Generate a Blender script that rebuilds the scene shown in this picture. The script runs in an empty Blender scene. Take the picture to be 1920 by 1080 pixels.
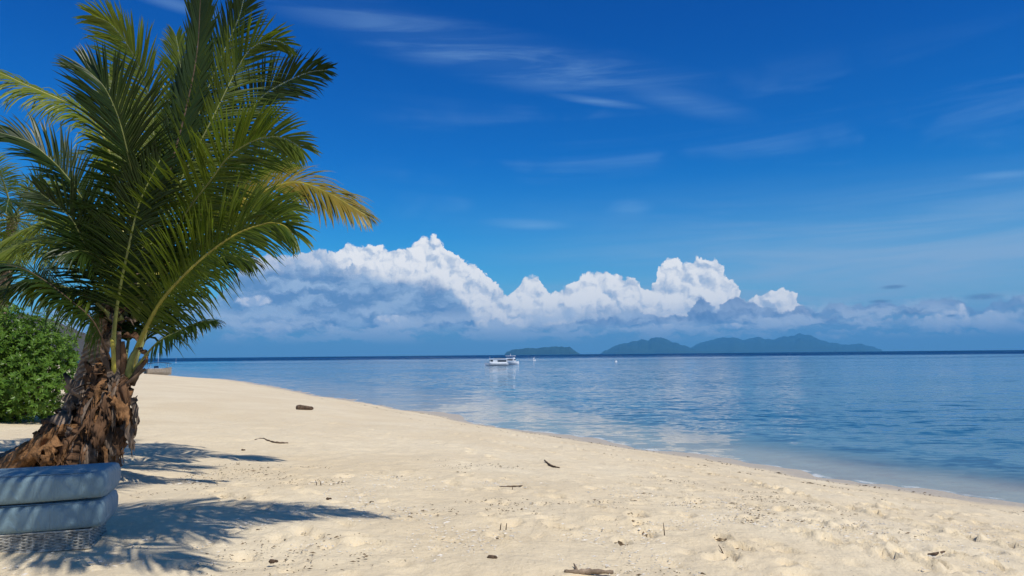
import bpy, bmesh, math, random
import numpy as np
from mathutils import Vector, Matrix, noise
R = math.radians
random.seed(7); rng = np.random.default_rng(7)
scn = bpy.context.scene
COL = scn.collection

# ------------------------------------------------------------------ camera
H = 3.2                       # eye height above the water
FPX = 1400.0                  # focal length in photo pixels
pitch = math.atan(125/FPX); roll = R(0.55)
fwd = Vector((0, math.cos(pitch), math.sin(pitch)))
r0 = Vector((1, 0, 0)); u0 = r0.cross(fwd).normalized()
rgt = (r0*math.cos(roll) - u0*math.sin(roll)).normalized()
upv = rgt.cross(fwd).normalized()
CAM = Vector((0, 0, H))
cd = bpy.data.cameras.new('camera'); cam = bpy.data.objects.new('camera', cd); COL.objects.link(cam)
cd.sensor_width = 36; cd.lens = 36*FPX/1920; cd.clip_start = 0.1; cd.clip_end = 200000
M = Matrix.Identity(4)
for i in range(3):
    M[i][0] = rgt[i]; M[i][1] = upv[i]; M[i][2] = -fwd[i]; M[i][3] = CAM[i]
cam.matrix_world = M
scn.camera = cam

def pdir(px, py): return fwd*FPX + rgt*(px-960) + upv*(540-py)
def at(px, py, Y):            # the point on a line of sight at forward distance Y
    d = pdir(px, py); return CAM + d*(Y/d.y)
def on_plane(px, py, z=0.0):
    d = pdir(px, py); return CAM + d*((z-H)/d.z)

# ------------------------------------------------------------------ helpers
def link(o, parent=None):
    COL.objects.link(o)
    if parent is not None: o.parent = parent
    return o
def tag(o, label=None, cat=None, group=None, kind=None):
    if label: o['label'] = label
    if cat: o['category'] = cat
    if group: o['group'] = group
    if kind: o['kind'] = kind
    return o
def empty(name, loc):
    o = bpy.data.objects.new(name, None); o.location = loc; o.empty_display_size = .2
    return link(o)
def mesh(name, V, F, mat, parent=None, smooth=False, origin=None):
    if parent is not None: off = parent_loc(parent)
    elif origin is not None: off = Vector(origin)
    else: off = Vector((0,0,0))
    V = np.asarray(V, dtype=float).reshape(-1, 3) - np.array(off)
    me = bpy.data.meshes.new(name); me.from_pydata(V.tolist(), [], F)
    if smooth: me.polygons.foreach_set('use_smooth', [True]*len(me.polygons))
    me.materials.append(mat); me.update()
    o = bpy.data.objects.new(name, me)
    if parent is None: o.location = off
    return link(o, parent)
def parent_loc(p):
    v = Vector((0,0,0))
    while p is not None: v += p.location; p = p.parent
    return v
class MB:
    def __init__(s): s.v = []; s.f = []
    def add(s, V, F):
        n = len(s.v); s.v += [tuple(p) for p in V]; s.f += [tuple(i+n for i in f) for f in F]
    def box(s, c, d, rz=0, taper=1.0):
        c = Vector(c); V = []
        for z in (-.5, .5):
            k = taper if z > 0 else 1
            for x, y in ((-.5,-.5),(.5,-.5),(.5,.5),(-.5,.5)):
                X, Y = x*d[0]*k, y*d[1]*k
                V.append(c+Vector((X*math.cos(rz)-Y*math.sin(rz), X*math.sin(rz)+Y*math.cos(rz), z*d[2])))
        s.add(V, [(3,2,1,0),(4,5,6,7),(0,1,5,4),(1,2,6,5),(2,3,7,6),(3,0,4,7)])
    def tube(s, P, rad, n=8, flat=1.0, jit=0.0):
        P = [Vector(p) for p in P]; V = []; F = []
        a = None
        for i, p in enumerate(P):
            t = (P[min(i+1, len(P)-1)]-P[max(i-1, 0)]).normalized()
            if a is None:
                a = t.cross(Vector((0, 1, 0.13))).normalized()
            a = (a - t*a.dot(t)).normalized(); b = t.cross(a)
            r_ = rad[i] if hasattr(rad, '__len__') else rad
            for k in range(n):
                th = 2*math.pi*k/n; q = r_*(1+jit*(random.random()-.5))
                V.append(p + a*math.cos(th)*q + b*math.sin(th)*q*flat)
        for i in range(len(P)-1):
            for k in range(n):
                F.append((i*n+k, i*n+(k+1)%n, (i+1)*n+(k+1)%n, (i+1)*n+k))
        F.append(tuple(range(n-1, -1, -1))); F.append(tuple((len(P)-1)*n+k for k in range(n)))
        s.add(V, F)
    def build(s, name, mat, parent=None, smooth=False, origin=None):
        return mesh(name, s.v, s.f, mat, parent, smooth, origin)
def catmull(P, n=8):
    P = [Vector(p) for p in P]; Q = [P[0]*2-P[1]]+P+[P[-1]*2-P[-2]]; out = []
    for i in range(1, len(Q)-2):
        a, b, c, d = Q[i-1:i+3]
        for k in range(n):
            t = k/n
            out.append(.5*((2*b)+(c-a)*t+(2*a-5*b+4*c-d)*t*t+(3*b-a-3*c+d)*t**3))
    out.append(P[-1]); return out

# ------------------------------------------------------------------ material helpers
def newmat(name):
    m = bpy.data.materials.new(name); m.use_nodes = True; nt = m.node_tree; nt.nodes.clear()
    return m, nt
def N(nt, typ, ins=None, **kw):
    n = nt.nodes.new(typ)
    for k, v in kw.items(): setattr(n, k, v)
    if ins:
        for k, v in ins.items():
            s = n.inputs[k]
            if isinstance(v, bpy.types.NodeSocket): nt.links.new(v, s)
            else: s.default_value = v
    return n
def mth(nt, op, a, b=0.0, c=None, clamp=False):
    d = {0: a, 1: b}
    if c is not None: d[2] = c
    return N(nt, 'ShaderNodeMath', d, operation=op, use_clamp=clamp).outputs[0]
def mixc(nt, f, a, b):
    n = nt.nodes.new('ShaderNodeMix'); n.data_type = 'RGBA'
    for i, v in ((0, f), (6, a), (7, b)):
        if isinstance(v, bpy.types.NodeSocket): nt.links.new(v, n.inputs[i])
        else: n.inputs[i].default_value = v
    return n.outputs[2]
def ramp(nt, f, stops, interp='LINEAR'):
    n = nt.nodes.new('ShaderNodeValToRGB'); nt.links.new(f, n.inputs[0]); cr = n.color_ramp; cr.interpolation = interp
    while len(cr.elements) < len(stops): cr.elements.new(.5)
    for e, (p, c) in zip(cr.elements, stops):
        e.position = p; e.color = (c, c, c, 1) if not hasattr(c, '__len__') else (*c[:3], 1)
    return n.outputs[0]
def smooth(nt, x, a, b):      # smoothstep a..b
    n = N(nt, 'ShaderNodeMapRange', {0: x, 1: a, 2: b, 3: 0.0, 4: 1.0}, interpolation_type='SMOOTHSTEP'); return n.outputs[0]
def fcurve(nt, x, pts, x0, x1, y0, y1):     # piecewise curve y(x)
    n = nt.nodes.new('ShaderNodeFloatCurve')
    nt.links.new(N(nt, 'ShaderNodeMapRange', {0: x, 1: x0, 2: x1, 3: 0., 4: 1.}).outputs[0], n.inputs['Value'])
    c = n.mapping.curves[0]
    pts = [((p-x0)/(x1-x0), (q-y0)/(y1-y0)) for p, q in pts]
    c.points[0].location = pts[0]; c.points[-1].location = pts[-1]
    for p in pts[1:-1]: c.points.new(*p)
    for p in c.points: p.handle_type = 'AUTO'
    n.mapping.update()
    return mth(nt, 'MULTIPLY_ADD', n.outputs[0], y1-y0, y0)
def simple(name, col, rough=.6, spec=.5, var=0.12, scale=8, bump=0.0, bscale=40, metal=0, coords='Object', stretch=(1,1,1), col2=None):
    m, nt = newmat(name)
    tc = N(nt, 'ShaderNodeTexCoord'); mp = N(nt, 'ShaderNodeMapping', {0: tc.outputs[coords]}); mp.inputs['Scale'].default_value = stretch
    nz = N(nt, 'ShaderNodeTexNoise', {'Vector': mp.outputs[0], 'Scale': scale, 'Detail': 6., 'Roughness': .6})
    c2 = col2 or tuple(c*(1-2.2*var) for c in col)
    c = mixc(nt, ramp(nt, nz.outputs[0], [(.35, 0.), (.65, 1.)]), (*c2, 1), (*[min(1, x*(1+.4*var)) for x in col], 1))
    b = N(nt, 'ShaderNodeBsdfPrincipled', {'Base Color': c, 'Roughness': rough, 'Metallic': metal, 'Specular IOR Level': spec})
    if bump:
        n2 = N(nt, 'ShaderNodeTexNoise', {'Vector': mp.outputs[0], 'Scale': bscale, 'Detail': 5.})
        nt.links.new(N(nt, 'ShaderNodeBump', {'Height': n2.outputs[0], 'Strength': 1., 'Distance': bump}).outputs[0], b.inputs['Normal'])
    o = N(nt, 'ShaderNodeOutputMaterial', {0: b.outputs[0]})
    return m

# ------------------------------------------------------------------ light
SUN_EL = R(54.5); toward = Vector((-0.70, 0.71, 0)).normalized()       # horizontal way the light travels
ldir = (toward*math.cos(SUN_EL) - Vector((0,0,math.sin(SUN_EL)))).normalized()
sd = bpy.data.lights.new('sun', 'SUN'); sd.energy = 4.3; sd.angle = R(.53); sd.color = (1.0, .955, .88)
so = bpy.data.objects.new('sun', sd); so.rotation_euler = ldir.to_track_quat('-Z', 'Y').to_euler(); so.location = (20, -20, 40); link(so)

# ------------------------------------------------------------------ sky
w = bpy.data.worlds.new('World'); scn.world = w; w.use_nodes = True
nt = w.node_tree; nt.nodes.clear()
sky = nt.nodes.new('ShaderNodeTexSky'); sky.sky_type = 'NISHITA'; sky.sun_disc = False
sky.sun_elevation = SUN_EL; sky.sun_rotation = math.atan2(-toward.x, -toward.y)
sky.air_density = 1.0; sky.dust_density = 0.3; sky.ozone_density = 3.0; sky.altitude = 0
tc = N(nt, 'ShaderNodeTexCoord')
dirv = N(nt, 'ShaderNodeVectorMath', {0: tc.outputs['Generated']}, operation='NORMALIZE').outputs[0]
sx = N(nt, 'ShaderNodeSeparateXYZ', {0: dirv})
U = mth(nt, 'MULTIPLY', mth(nt, 'ARCTAN2', sx.outputs[0], sx.outputs[1]), 57.2958)
Vv = mth(nt, 'MULTIPLY', mth(nt, 'ARCSINE', sx.outputs[2]), 57.2958)
P = N(nt, 'ShaderNodeCombineXYZ', {0: U, 1: Vv, 2: 0.}).outputs[0]
def ang(px, py):
    d = pdir(px, py).normalized(); return (math.degrees(math.atan2(d.x, d.y)), math.degrees(math.asin(d.z)))
def srgb(r, g, b): return tuple(((c/255+.055)/1.055)**2.4 if c > 10 else c/255/12.92 for c in (r, g, b))
STR = 0.1
def cc(r, g, b): return (*[x/STR for x in srgb(r, g, b)], 1)
def vadd(p, off): return N(nt, 'ShaderNodeVectorMath', {0: p, 1: off}, operation='ADD').outputs[0]
def vmul(p, off): return N(nt, 'ShaderNodeVectorMath', {0: p, 1: off}, operation='MULTIPLY').outputs[0]
def nz(p, scale, detail=4., rough=.55, dist=0., out=0, lac=2.0):
    return N(nt, 'ShaderNodeTexNoise', {'Vector': p, 'Scale': scale, 'Detail': detail, 'Roughness': rough, 'Distortion': dist, 'Lacunarity': lac}, noise_dimensions='2D').outputs[out]
def vor(p, scale, detail=3., sm=.3, rough=.55):
    n = N(nt, 'ShaderNodeTexVoronoi', feature='SMOOTH_F1', voronoi_dimensions='2D'); n.normalize = True
    nt.links.new(p, n.inputs['Vector'])
    for k, v in (('Scale', scale), ('Detail', detail), ('Smoothness', sm), ('Roughness', rough)): n.inputs[k].default_value = v
    return n.outputs['Distance']
# clear air: Nishita pulled towards the deep polarised blue of the tropics
w.cycles.sampling_method = 'MANUAL'; w.cycles.sample_map_resolution = 256
g = sky.outputs[0]
blue = N(nt, 'ShaderNodeHueSaturation', {'Hue': .5, 'Saturation': 1.25, 'Value': 1.0, 'Color': g}).outputs[0]
grade = N(nt, 'ShaderNodeMix', data_type='RGBA', blend_type='MULTIPLY'); grade.inputs[0].default_value = 1.0
nt.links.new(blue, grade.inputs[6])
tint = ramp(nt, mth(nt, 'DIVIDE', Vv, 90., clamp=True), [(0., (.45, .85, 1.10)), (.09, (.15, .78, 1.14)), (.165, (.03, .60, 1.12)), (.27, (.004, .48, 1.05)), (.36, (.01, .44, 1.)), (.52, (.50, .78, .98)), (1., (.75, .90, .98))])
nt.links.new(tint, grade.inputs[7])
skyc = grade.outputs[2]

def ellmask(px, py, rx, ry, rot=0, soft=1.0):
    a, b = ang(px, py); k = 1/0.0405
    p = vadd(P, (-a, -b, 0))
    mp = N(nt, 'ShaderNodeMapping', {0: p}, vector_type='POINT'); mp.inputs['Rotation'].default_value = (0, 0, R(-rot))
    q = vmul(mp.outputs[0], (k/rx, k/ry, 0))
    l = N(nt, 'ShaderNodeVectorMath', {0: q}, operation='LENGTH').outputs['Value']
    return smooth(nt, l, 1.0, 1.0-soft)
def over(base, col, a): return mixc(nt, a, base, col)
def mx(a, b): return mth(nt, 'MAXIMUM', a, b)
def mul(a, b): return mth(nt, 'MULTIPLY', a, b)

# high cirrus streaks, running down to the right
def streak_noise(rot, sc, seed, lo, hi, det=6.):
    mp = N(nt, 'ShaderNodeMapping', {0: vadd(P, (seed, seed*.7, 0))}); mp.inputs['Rotation'].default_value = (0, 0, R(rot)); mp.inputs['Scale'].default_value = sc
    return smooth(nt, nz(mp.outputs[0], 1.0, det, .6, .4), lo, hi)
c1 = streak_noise(14, (.06, .75, 1), 3.1, .42, .78)
c2 = streak_noise(9, (.05, .5, 1), 11.7, .40, .75)
m1 = ellmask(930, 105, 620, 62, -11, .95)
m1b = ellmask(1270, 185, 190, 34, -18, 1.)
m1c = ellmask(1120, 190, 130, 11, -10, 1.)
ci = mul(m1, mth(nt, 'MULTIPLY_ADD', c1, .55, .10))
ci = mx(ci, mul(m1b, mth(nt, 'MULTIPLY_ADD', c1, .35, .22)))
ci = mx(ci, mul(m1c, mth(nt, 'MULTIPLY_ADD', c1, .4, .32)))
ci = mx(ci, mul(ellmask(330, 8, 120, 16, -6, 1.), .45))
ci = mx(ci, mul(ellmask(985, 420, 110, 14, -3, 1.), mth(nt, 'MULTIPLY_ADD', c2, .4, .35)))
ci = mx(ci, mul(ellmask(1880, 328, 70, 9, -3, 1.), .45))
ci = mx(ci, mul(ellmask(1180, 390, 60, 22, 0, 1.), mth(nt, 'MULTIPLY_ADD', c2, .4, .1)))
ci = mul(ci, .50)
c6 = mul(streak_noise(16, (.03, .32, 1), 31.3, .46, .80, 8.), streak_noise(40, (.10, .16, 1), 7.7, .35, .65, 3.))
ci = mx(ci, mul(mul(c6, mul(mul(smooth(nt, Vv, 7., 11.), smooth(nt, Vv, 22., 16.)), smooth(nt, U, -14., 0.))), .20))
skyc = over(skyc, cc(150, 195, 235), ci)
# thin veil that thickens towards the horizon on the right
c3 = streak_noise(2, (.05, .55, 1), 23.1, .30, .72)
veil = mul(mul(smooth(nt, Vv, 13.5, 4.5), smooth(nt, U, -12., 28.)), mth(nt, 'MULTIPLY_ADD', c3, .62, .45))
veil = mx(veil, mul(mul(smooth(nt, Vv, 11.0, 7.), mul(smooth(nt, U, -6., 4.), smooth(nt, U, 34., 20.))), mul(c3, .40)))
skyc = over(skyc, cc(148, 182, 216), mul(veil, .9))
# horizon haze
skyc = over(skyc, cc(112, 166, 210), mul(smooth(nt, Vv, 5.0, .2), .75))

# cumulus bank: outline traced by azimuth, billowed edges
warp = vmul(vadd(nz(P, .9, 5., .6, 0., 1), (-.5, -.5, -.5)), (1.1, 1.1, 0))
Pw = N(nt, 'ShaderNodeVectorMath', {0: P, 1: warp}, operation='ADD').outputs[0]
sw = N(nt, 'ShaderNodeSeparateXYZ', {0: Pw}); Uw, Vw = sw.outputs[0], sw.outputs[1]
bil = vor(Pw, .62, 3.2, .35, .52)
LIT = (.22, .30, 0)
bil2 = vor(vadd(Pw, LIT), .62, 3.2, .35, .52)
relief = mth(nt, 'SUBTRACT', bil2, bil)            # + on the side towards the light
def curve_px(pts, x=None):
    q = [ang(a, b) for a, b in pts]; xs = [a for a, b in q]; q.sort()
    return fcurve(nt, x or Uw, q, q[0][0], q[-1][0], 0., 13.)
T1 = curve_px([(0,600),(200,560),(330,540),(400,555),(440,520),(490,482),(560,474),(625,474),(660,462),(735,467),(765,466),(790,453),(815,449),(838,468),(860,486),(888,492),(908,514),(932,530),(950,552),(975,528),(1003,518),(1024,545),(1060,542),(1082,528),(1120,508),(1160,516),(1200,534),(1222,548),(1232,506),(1262,484),(1292,498),(1325,484),(1358,512),(1385,545),(1402,566),(1425,552),(1462,542),(1498,566),(1520,592),(1600,600),(1920,600),(2200,600)])
edge1 = mth(nt, 'ADD', mth(nt, 'SUBTRACT', T1, Vw), mth(nt, 'MULTIPLY_ADD', bil, -1.5, .55))
a1 = mul(smooth(nt, edge1, -.02, .16), smooth(nt, Vv, 1.2, 2.4))
leftsoft = smooth(nt, U, -27., -18.)
a1 = mul(a1, mth(nt, 'MULTIPLY_ADD', leftsoft, .45, .55))
lowf = nz(vadd(Pw, (5, 9, 0)), .35, 3., .5)
body = mixc(nt, smooth(nt, mth(nt, 'ADD', relief, mth(nt, 'MULTIPLY_ADD', lowf, .3, -.11)), -.19, .12), cc(172, 193, 220), cc(252, 252, 252))
# the thick lower left of the bank stands in its own shade: boundary by azimuth
S1 = curve_px([(0,560),(300,530),(430,520),(520,506),(600,500),(690,520),(760,528),(830,540),(880,585),(930,628),(1000,612),(1060,608),(1120,596),(1200,592),(1260,600),(1330,585),(1400,590),(1500,590),(1700,600),(2200,600)])
sh = smooth(nt, mth(nt, 'ADD', mth(nt, 'SUBTRACT', S1, Vw), mth(nt, 'MULTIPLY_ADD', nz(P, .45, 5., .6), 1.6, -.8)), -.75, .65)
soft = nz(vmul(Pw, (.35, 1., 0)), .8, 5., .6)
greyc = mixc(nt, smooth(nt, soft, .38, .66), cc(108, 146, 192), cc(168, 194, 224))
pinkish = mixc(nt, smooth(nt, U, -12., -17.), body, mixc(nt, smooth(nt, relief, -.1, .14), cc(165, 186, 216), cc(205, 214, 230)))
body = mixc(nt, sh, pinkish, greyc)
skyc = over(skyc, body, a1)
# small detached puff above the bank


# grey band of low cloud in front
T2 = curve_px([(0,640),(600,640),(930,630),(1000,618),(1060,604),(1150,594),(1200,588),(1250,594),(1290,584),(1318,560),(1342,578),(1368,558),(1402,562),(1440,578),(1478,582),(1505,574),(1535,582),(1570,568),(1610,572),(1655,562),(1700,576),(1742,556),(1790,560),(1830,578),(1870,566),(1920,556),(2000,566),(2200,570)])
edge2 = mth(nt, 'ADD', mth(nt, 'SUBTRACT', T2, Vw), mth(nt, 'MULTIPLY_ADD', bil, -.7, .25))
a2 = mul(smooth(nt, edge2, -.02, .18), smooth(nt, mth(nt, 'ADD', Vw, mth(nt, 'MULTIPLY_ADD', bil, .9, -.4)), 1.4, 2.9))
c4 = mixc(nt, smooth(nt, relief, -.2, .18), cc(100, 132, 178), cc(138, 165, 204))
skyc = over(skyc, c4, mul(a2, mth(nt, 'MULTIPLY_ADD', smooth(nt, U, 26., 14.), .15, .80)))
# sunlit puffs low in the haze
pf = None
for (x, y, rx, ry, k) in ((735,603,48,20,1.),(520,618,52,24,.75),(480,565,60,18,.6),(620,615,24,22,.45),(1440,606,40,16,.7),(1505,603,52,13,.75),(1375,612,50,10,.45),(1785,600,40,34,.8),(1800,575,16,18,.6),(1862,605,34,28,.7),(1915,612,30,14,.6),(1560,632,24,9,.35),(1240,612,80,10,.45),(1650,625,50,10,.3),(1000,600,60,26,.5),(1060,590,46,26,.5)):
    q = mul(ellmask(x, y, rx, ry, 0, .95), k); pf = q if pf is None else mx(pf, q)
pfa = smooth(nt, mth(nt, 'ADD', pf, mth(nt, 'MULTIPLY_ADD', bil, -1.1, .38)), .22, .52)
skyc = over(skyc, mixc(nt, smooth(nt, relief, -.1, .15), cc(178, 200, 230), cc(238, 242, 250)), mul(mul(pfa, smooth(nt, pf, .04, .22)), .82))
# dark slivers on the right
sl = None
for (x, y, rx, ry) in ((1675,538,26,5),(1845,556,36,7),(1650,565,24,4),(1783,592,10,3),(1720,585,40,7)):
    q = ellmask(x, y, rx, ry, 1, .8); sl = q if sl is None else mx(sl, q)
skyc = over(skyc, cc(96, 130, 172), mul(sl, .75))
# low haze layer over everything near the horizon
skyc = over(skyc, cc(112, 162, 204), mul(smooth(nt, Vv, 2.4, .2), .8))
lowc = smooth(nt, nz(vmul(vadd(Pw, (40, 3, 0)), (.22, .9, 0)), 1.1, 5., .6), .40, .60)
lowm = mul(smooth(nt, Vv, .7, 1.7), smooth(nt, Vv, 4.0, 2.4))
skyc = over(skyc, cc(200, 216, 236), mul(mul(lowc, lowm), .85))
# ground colour below the horizon (never seen)
bg = N(nt, 'ShaderNodeBackground', {0: skyc, 1: STR})
N(nt, 'ShaderNodeOutputWorld', {0: bg.outputs[0]})

# ------------------------------------------------------------------ shoreline and beach form
shore_px = [(160,688.5),(230,697),(300,705.5),(360,709.5),(420,713),(480,722),(540,732),(600,743),(700,757),(800,776),(900,796),(1000,814),(1100,830),(1300,861),(1500,894),(1700,921),(1920,953)]
sp = [on_plane(*p).xy for p in shore_px]
sp = [Vector((-4000, 900)), Vector((-1500, 700)), Vector((-600, 560)), Vector((-330, 440))] + sp
e = sp[-1]; sp += [e+Vector((2.6, -4)), e+Vector((6, -10)), e+Vector((14, -26)), e+Vector((40, -80)), e+Vector((200, -400))]
SH = np.array([(p.x, p.y) for p in catmull([Vector((q[0], q[1], 0)) for q in sp], 7)])
A, B = SH[:-1], SH[1:]
def sdist(x, y):              # + inland, - out to sea
    x = np.atleast_1d(np.asarray(x, float)).ravel(); y = np.atleast_1d(np.asarray(y, float)).ravel()
    out = np.empty(len(x)); d = B-A; L2 = (d**2).sum(1)
    for s in range(0, len(x), 20000):
        p = np.stack([x[s:s+20000], y[s:s+20000]], 1)[:, None, :]
        t = np.clip(((p-A)*d).sum(2)/L2, 0, 1); q = p-(A+d*t[..., None]); D = (q**2).sum(2); k = D.argmin(1)
        i = np.arange(len(k)); dd = np.sqrt(D[i, k]); cr = d[k, 0]*q[i, k, 1]-d[k, 1]*q[i, k, 0]
        out[s:s+20000] = np.where(cr > 0, -dd, dd)
    return out
def vnoise(x, y, s, seed=0):  # smooth value noise
    x = x/s+seed*17.3; y = y/s+seed*9.1; xi = np.floor(x); yi = np.floor(y); fx = x-xi; fy = y-yi
    fx = fx*fx*(3-2*fx); fy = fy*fy*(3-2*fy)
    def h(a, b):
        v = np.sin(a*127.1+b*311.7+seed*74.7)*43758.5453; return v-np.floor(v)
    return (h(xi,yi)*(1-fx)+h(xi+1,yi)*fx)*(1-fy)+(h(xi,yi+1)*(1-fx)+h(xi+1,yi+1)*fx)*fy-.5
def shelf(x, y): return 1+np.clip((np.hypot(x, y)-19)/22, 0, 2.6)
def base_z(x, y, sd):
    x = np.asarray(x, float); y = np.asarray(y, float)
    land = 1.82*np.tanh(np.maximum(sd, 0)/14.5)
    near = np.clip(sd/5, 0, 1)*np.clip(1-(np.hypot(x, y)-60)/200, 0.15, 1)
    land = land + near*(.16*vnoise(x, y, 5.0, 1)+.07*vnoise(x, y, 2.1, 2)) + np.clip(sd/1.5, 0, 1)*.05*vnoise(x, y, 7, 8)
    edge = np.exp(-(sd/2.5)**2)*np.clip(1-(np.hypot(x, y)-50)/60, 0, 1)*(.045*vnoise(x, y, 1.6, 11)+.10*vnoise(x, y, 6., 12)+.018*vnoise(x, y, .6, 13))
    land = land+edge
    sk = shelf(x, y); se = sd/sk; sea = np.where(se > -6, .05*se, -.3+.09*(se+6)); sea = np.maximum(sea, -14)
    return np.where(sd >= 0, land, sea+edge)
def gz(x, y): return float(base_z(np.array([x]), np.array([y]), sdist(x, y))[0])
def ground(px, py):           # where a line of sight meets the beach
    lo, hi = 2.0, 400.0; d = pdir(px, py); d = d/d.y
    t = 2.0; prev = t
    while t < 600:
        p = CAM+d*t
        if p.z < gz(p.x, p.y): break
        prev = t; t *= 1.04
    lo, hi = prev, t
    for _ in range(16):
        m = (lo+hi)/2; p = CAM+d*m
        if p.z < gz(p.x, p.y): hi = m
        else: lo = m
    p = CAM+d*hi; return Vector((p.x, p.y, gz(p.x, p.y)))

def axis(lo, hi, step, far_lo, far_hi, g=1.045):
    a = list(np.arange(lo, hi, step)); s = step; v = a[0]; L = []
    while v > far_lo: s *= g; v -= s; L.append(v)
    s = step; v = a[-1]; Rr = []
    while v < far_hi: s *= g; v += s; Rr.append(v)
    return np.array(L[::-1]+a+Rr)
def grid_faces(nx, ny):
    i = np.arange((ny-1)*(nx-1)); r_ = i//(nx-1); c = i % (nx-1); a = r_*nx+c
    return np.stack([a, a+1, a+nx+1, a+nx], 1)
def fast_mesh(name, V, F, mat, smooth_=True):
    me = bpy.data.meshes.new(name); me.vertices.add(len(V)); me.vertices.foreach_set('co', V.astype(np.float32).ravel())
    me.loops.add(F.size); me.loops.foreach_set('vertex_index', F.astype(np.int32).ravel())
    me.polygons.add(len(F)); me.polygons.foreach_set('loop_start', np.arange(0, F.size, 4, dtype=np.int32))
    me.update(calc_edges=True); me.polygons.foreach_set('use_smooth', np.ones(len(F), bool))
    me.materials.append(mat); me.validate(); return me

# footprints: spots seen in the photo plus passing walkers
prints = []
for (a, b) in ((30,318),(110,343),(240,375),(400,412),(550,455),(730,500),(870,478),(920,545),(580,518),(1000,505),(1100,590),(1370,575),(480,585),(700,640),(430,680),(610,740),(850,755),(1010,720),(980,830),(1430,820),(1270,640),(1500,695),(1780,755),(1880,780),(1820,655),(1290,880),(1760,910),(1090,820),(1160,505),(1640,615)):
    prints.append((1400+a/3.69, 820+b/3.69, 1.3))
for (a, b) in ((1520,250),(1620,275),(1700,298),(1800,325),(940,243),(1090,243),(1180,168),(1090,148),(1260,184),(1320,200),(1410,224),(1270,303),(1100,272),(1620,490),(970,475),(700,425),(960,520),(1010,575),(1580,660),(1500,720),(1840,445),(1150,370),(1300,395),(470,545),(860,630),(120,610),(1450,600),(1850,540)):
    prints.append((900+a/3.2, 820+b/3.2, .85))
PR = []
for (x, y, k) in prints:
    p = ground(x, y); PR.append((p.x, p.y, .05*k, R(112)+random.uniform(-.35, .35), random.uniform(.13, .17), random.uniform(.055, .075)))
for t in range(4):            # walked lines parallel to the water
    off = (2.6, 4.4, 7.0, 9.5)[t]
    for k in range(60):
        s = k/60; i = int(len(SH)*0.60)
        x = 9.5-16*s; 
        # follow the shoreline tangent
        y = np.interp(-x, -SH[::-1, 0][::-1], SH[:, 1][::1]) if False else None
        break
shn = SH[(SH[:, 1] > 8) & (SH[:, 1] < 60)]
for off, stepd in ((2.3, .75), (3.9, .8), (5.6, .72), (8.2, .8)):
    acc = 0; last = shn[0]; side = 1
    for q0, q1 in zip(shn[:-1], shn[1:]):
        L = np.hypot(*(q1-q0)); t_ = (q1-q0)/L; n_ = np.array([-t_[1], t_[0]]); 
        if n_[0] > 0: n_ = -n_
        k = 0.0
        while k < L:
            side = -side; c = q0+t_*k+n_*(off+side*.12+.5*float(vnoise(np.array([q0[0]]), np.array([q0[1]]), 3., 5)[0])+random.gauss(0, .05))
            if random.random() < .72:
                PR.append((c[0], c[1], random.uniform(.018, .042), math.atan2(t_[1], t_[0])+random.gauss(0, .18), random.uniform(.12, .16), random.uniform(.05, .07)))
            k += stepd*random.uniform(.85, 1.15)
for _ in range(420):          # trampled sand in the foreground
    x, y = random.uniform(-4, 8), random.uniform(4.2, 13)
    PR.append((x, y, random.uniform(.008, .026), random.uniform(0, 6.28), random.uniform(.10, .17), random.uniform(.05, .1)))

xs = axis(-8.5, 9.5, .05, -6000, 28000, 1.06); ys = axis(4.0, 20.0, .05, -600, 28000, 1.06)
X, Y = np.meshgrid(xs, ys); fx, fy = X.ravel(), Y.ravel()
SD = sdist(fx, fy); Z = base_z(fx, fy, SD)
fine = np.clip(1-(np.hypot(fx, fy)-22)/12, 0, 1)*np.clip((SD-.6)/2.5, 0, 1)
Z += fine*(.045*vnoise(fx, fy, .75, 3)+.034*vnoise(fx, fy, .38, 4)+.022*vnoise(fx, fy, .17, 6))
for (cx, cy, dep, th, la, lb) in PR:
    i0, i1 = np.searchsorted(xs, [cx-.5, cx+.5]); j0, j1 = np.searchsorted(ys, [cy-.5, cy+.5])
    if i1-i0 < 2 or j1-j0 < 2: continue
    sub = (np.arange(j0, j1)[:, None]*len(xs)+np.arange(i0, i1)[None, :]).ravel()
    dx, dy = fx[sub]-cx, fy[sub]-cy; a = (dx*math.cos(th)+dy*math.sin(th))/la; b = (-dx*math.sin(th)+dy*math.cos(th))/lb
    q = a*a+b*b; Z[sub] += 1.9*dep*(-np.exp(-q*q*.8)*1.1+.45*np.exp(-(np.sqrt(q)-1.45)**2*5))
for (x0, y0, z0, w0) in ((-6.6, 11.0, .16, 1.0),):
    q = ((fx-x0)**2+(fy-y0)**2)/w0**2; Z += z0*np.exp(-q)
Fg = grid_faces(len(xs), len(ys))

# sand
m, nt_ = newmat('coral_sand'); nt = nt_
tc = N(nt, 'ShaderNodeTexCoord'); ob = tc.outputs['Object']
def nzo(scale, det=5., rough=.6, vec=None): return N(nt, 'ShaderNodeTexNoise', {'Vector': vec or ob, 'Scale': scale, 'Detail': det, 'Roughness': rough}).outputs[0]
big = ramp(nt, nzo(.35), [(.38, 0.), (.66, 1.)]); med = ramp(nt, nzo(3.2), [(.4, 0.), (.7, 1.)])
c = mixc(nt, big, (.700, .565, .365, 1), (.765, .640, .435, 1))
c = mixc(nt, mul(med, .35), c, (.590, .485, .330, 1))
gr = nzo(95., 2., .7); c = mixc(nt, mul(ramp(nt, gr, [(.56, 0.), (.72, 1.)]), .35), c, (.36, .28, .18, 1))
c = mixc(nt, mul(ramp(nt, gr, [(.28, 1.), (.42, 0.)]), .35), c, (.86, .80, .68, 1))
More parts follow.
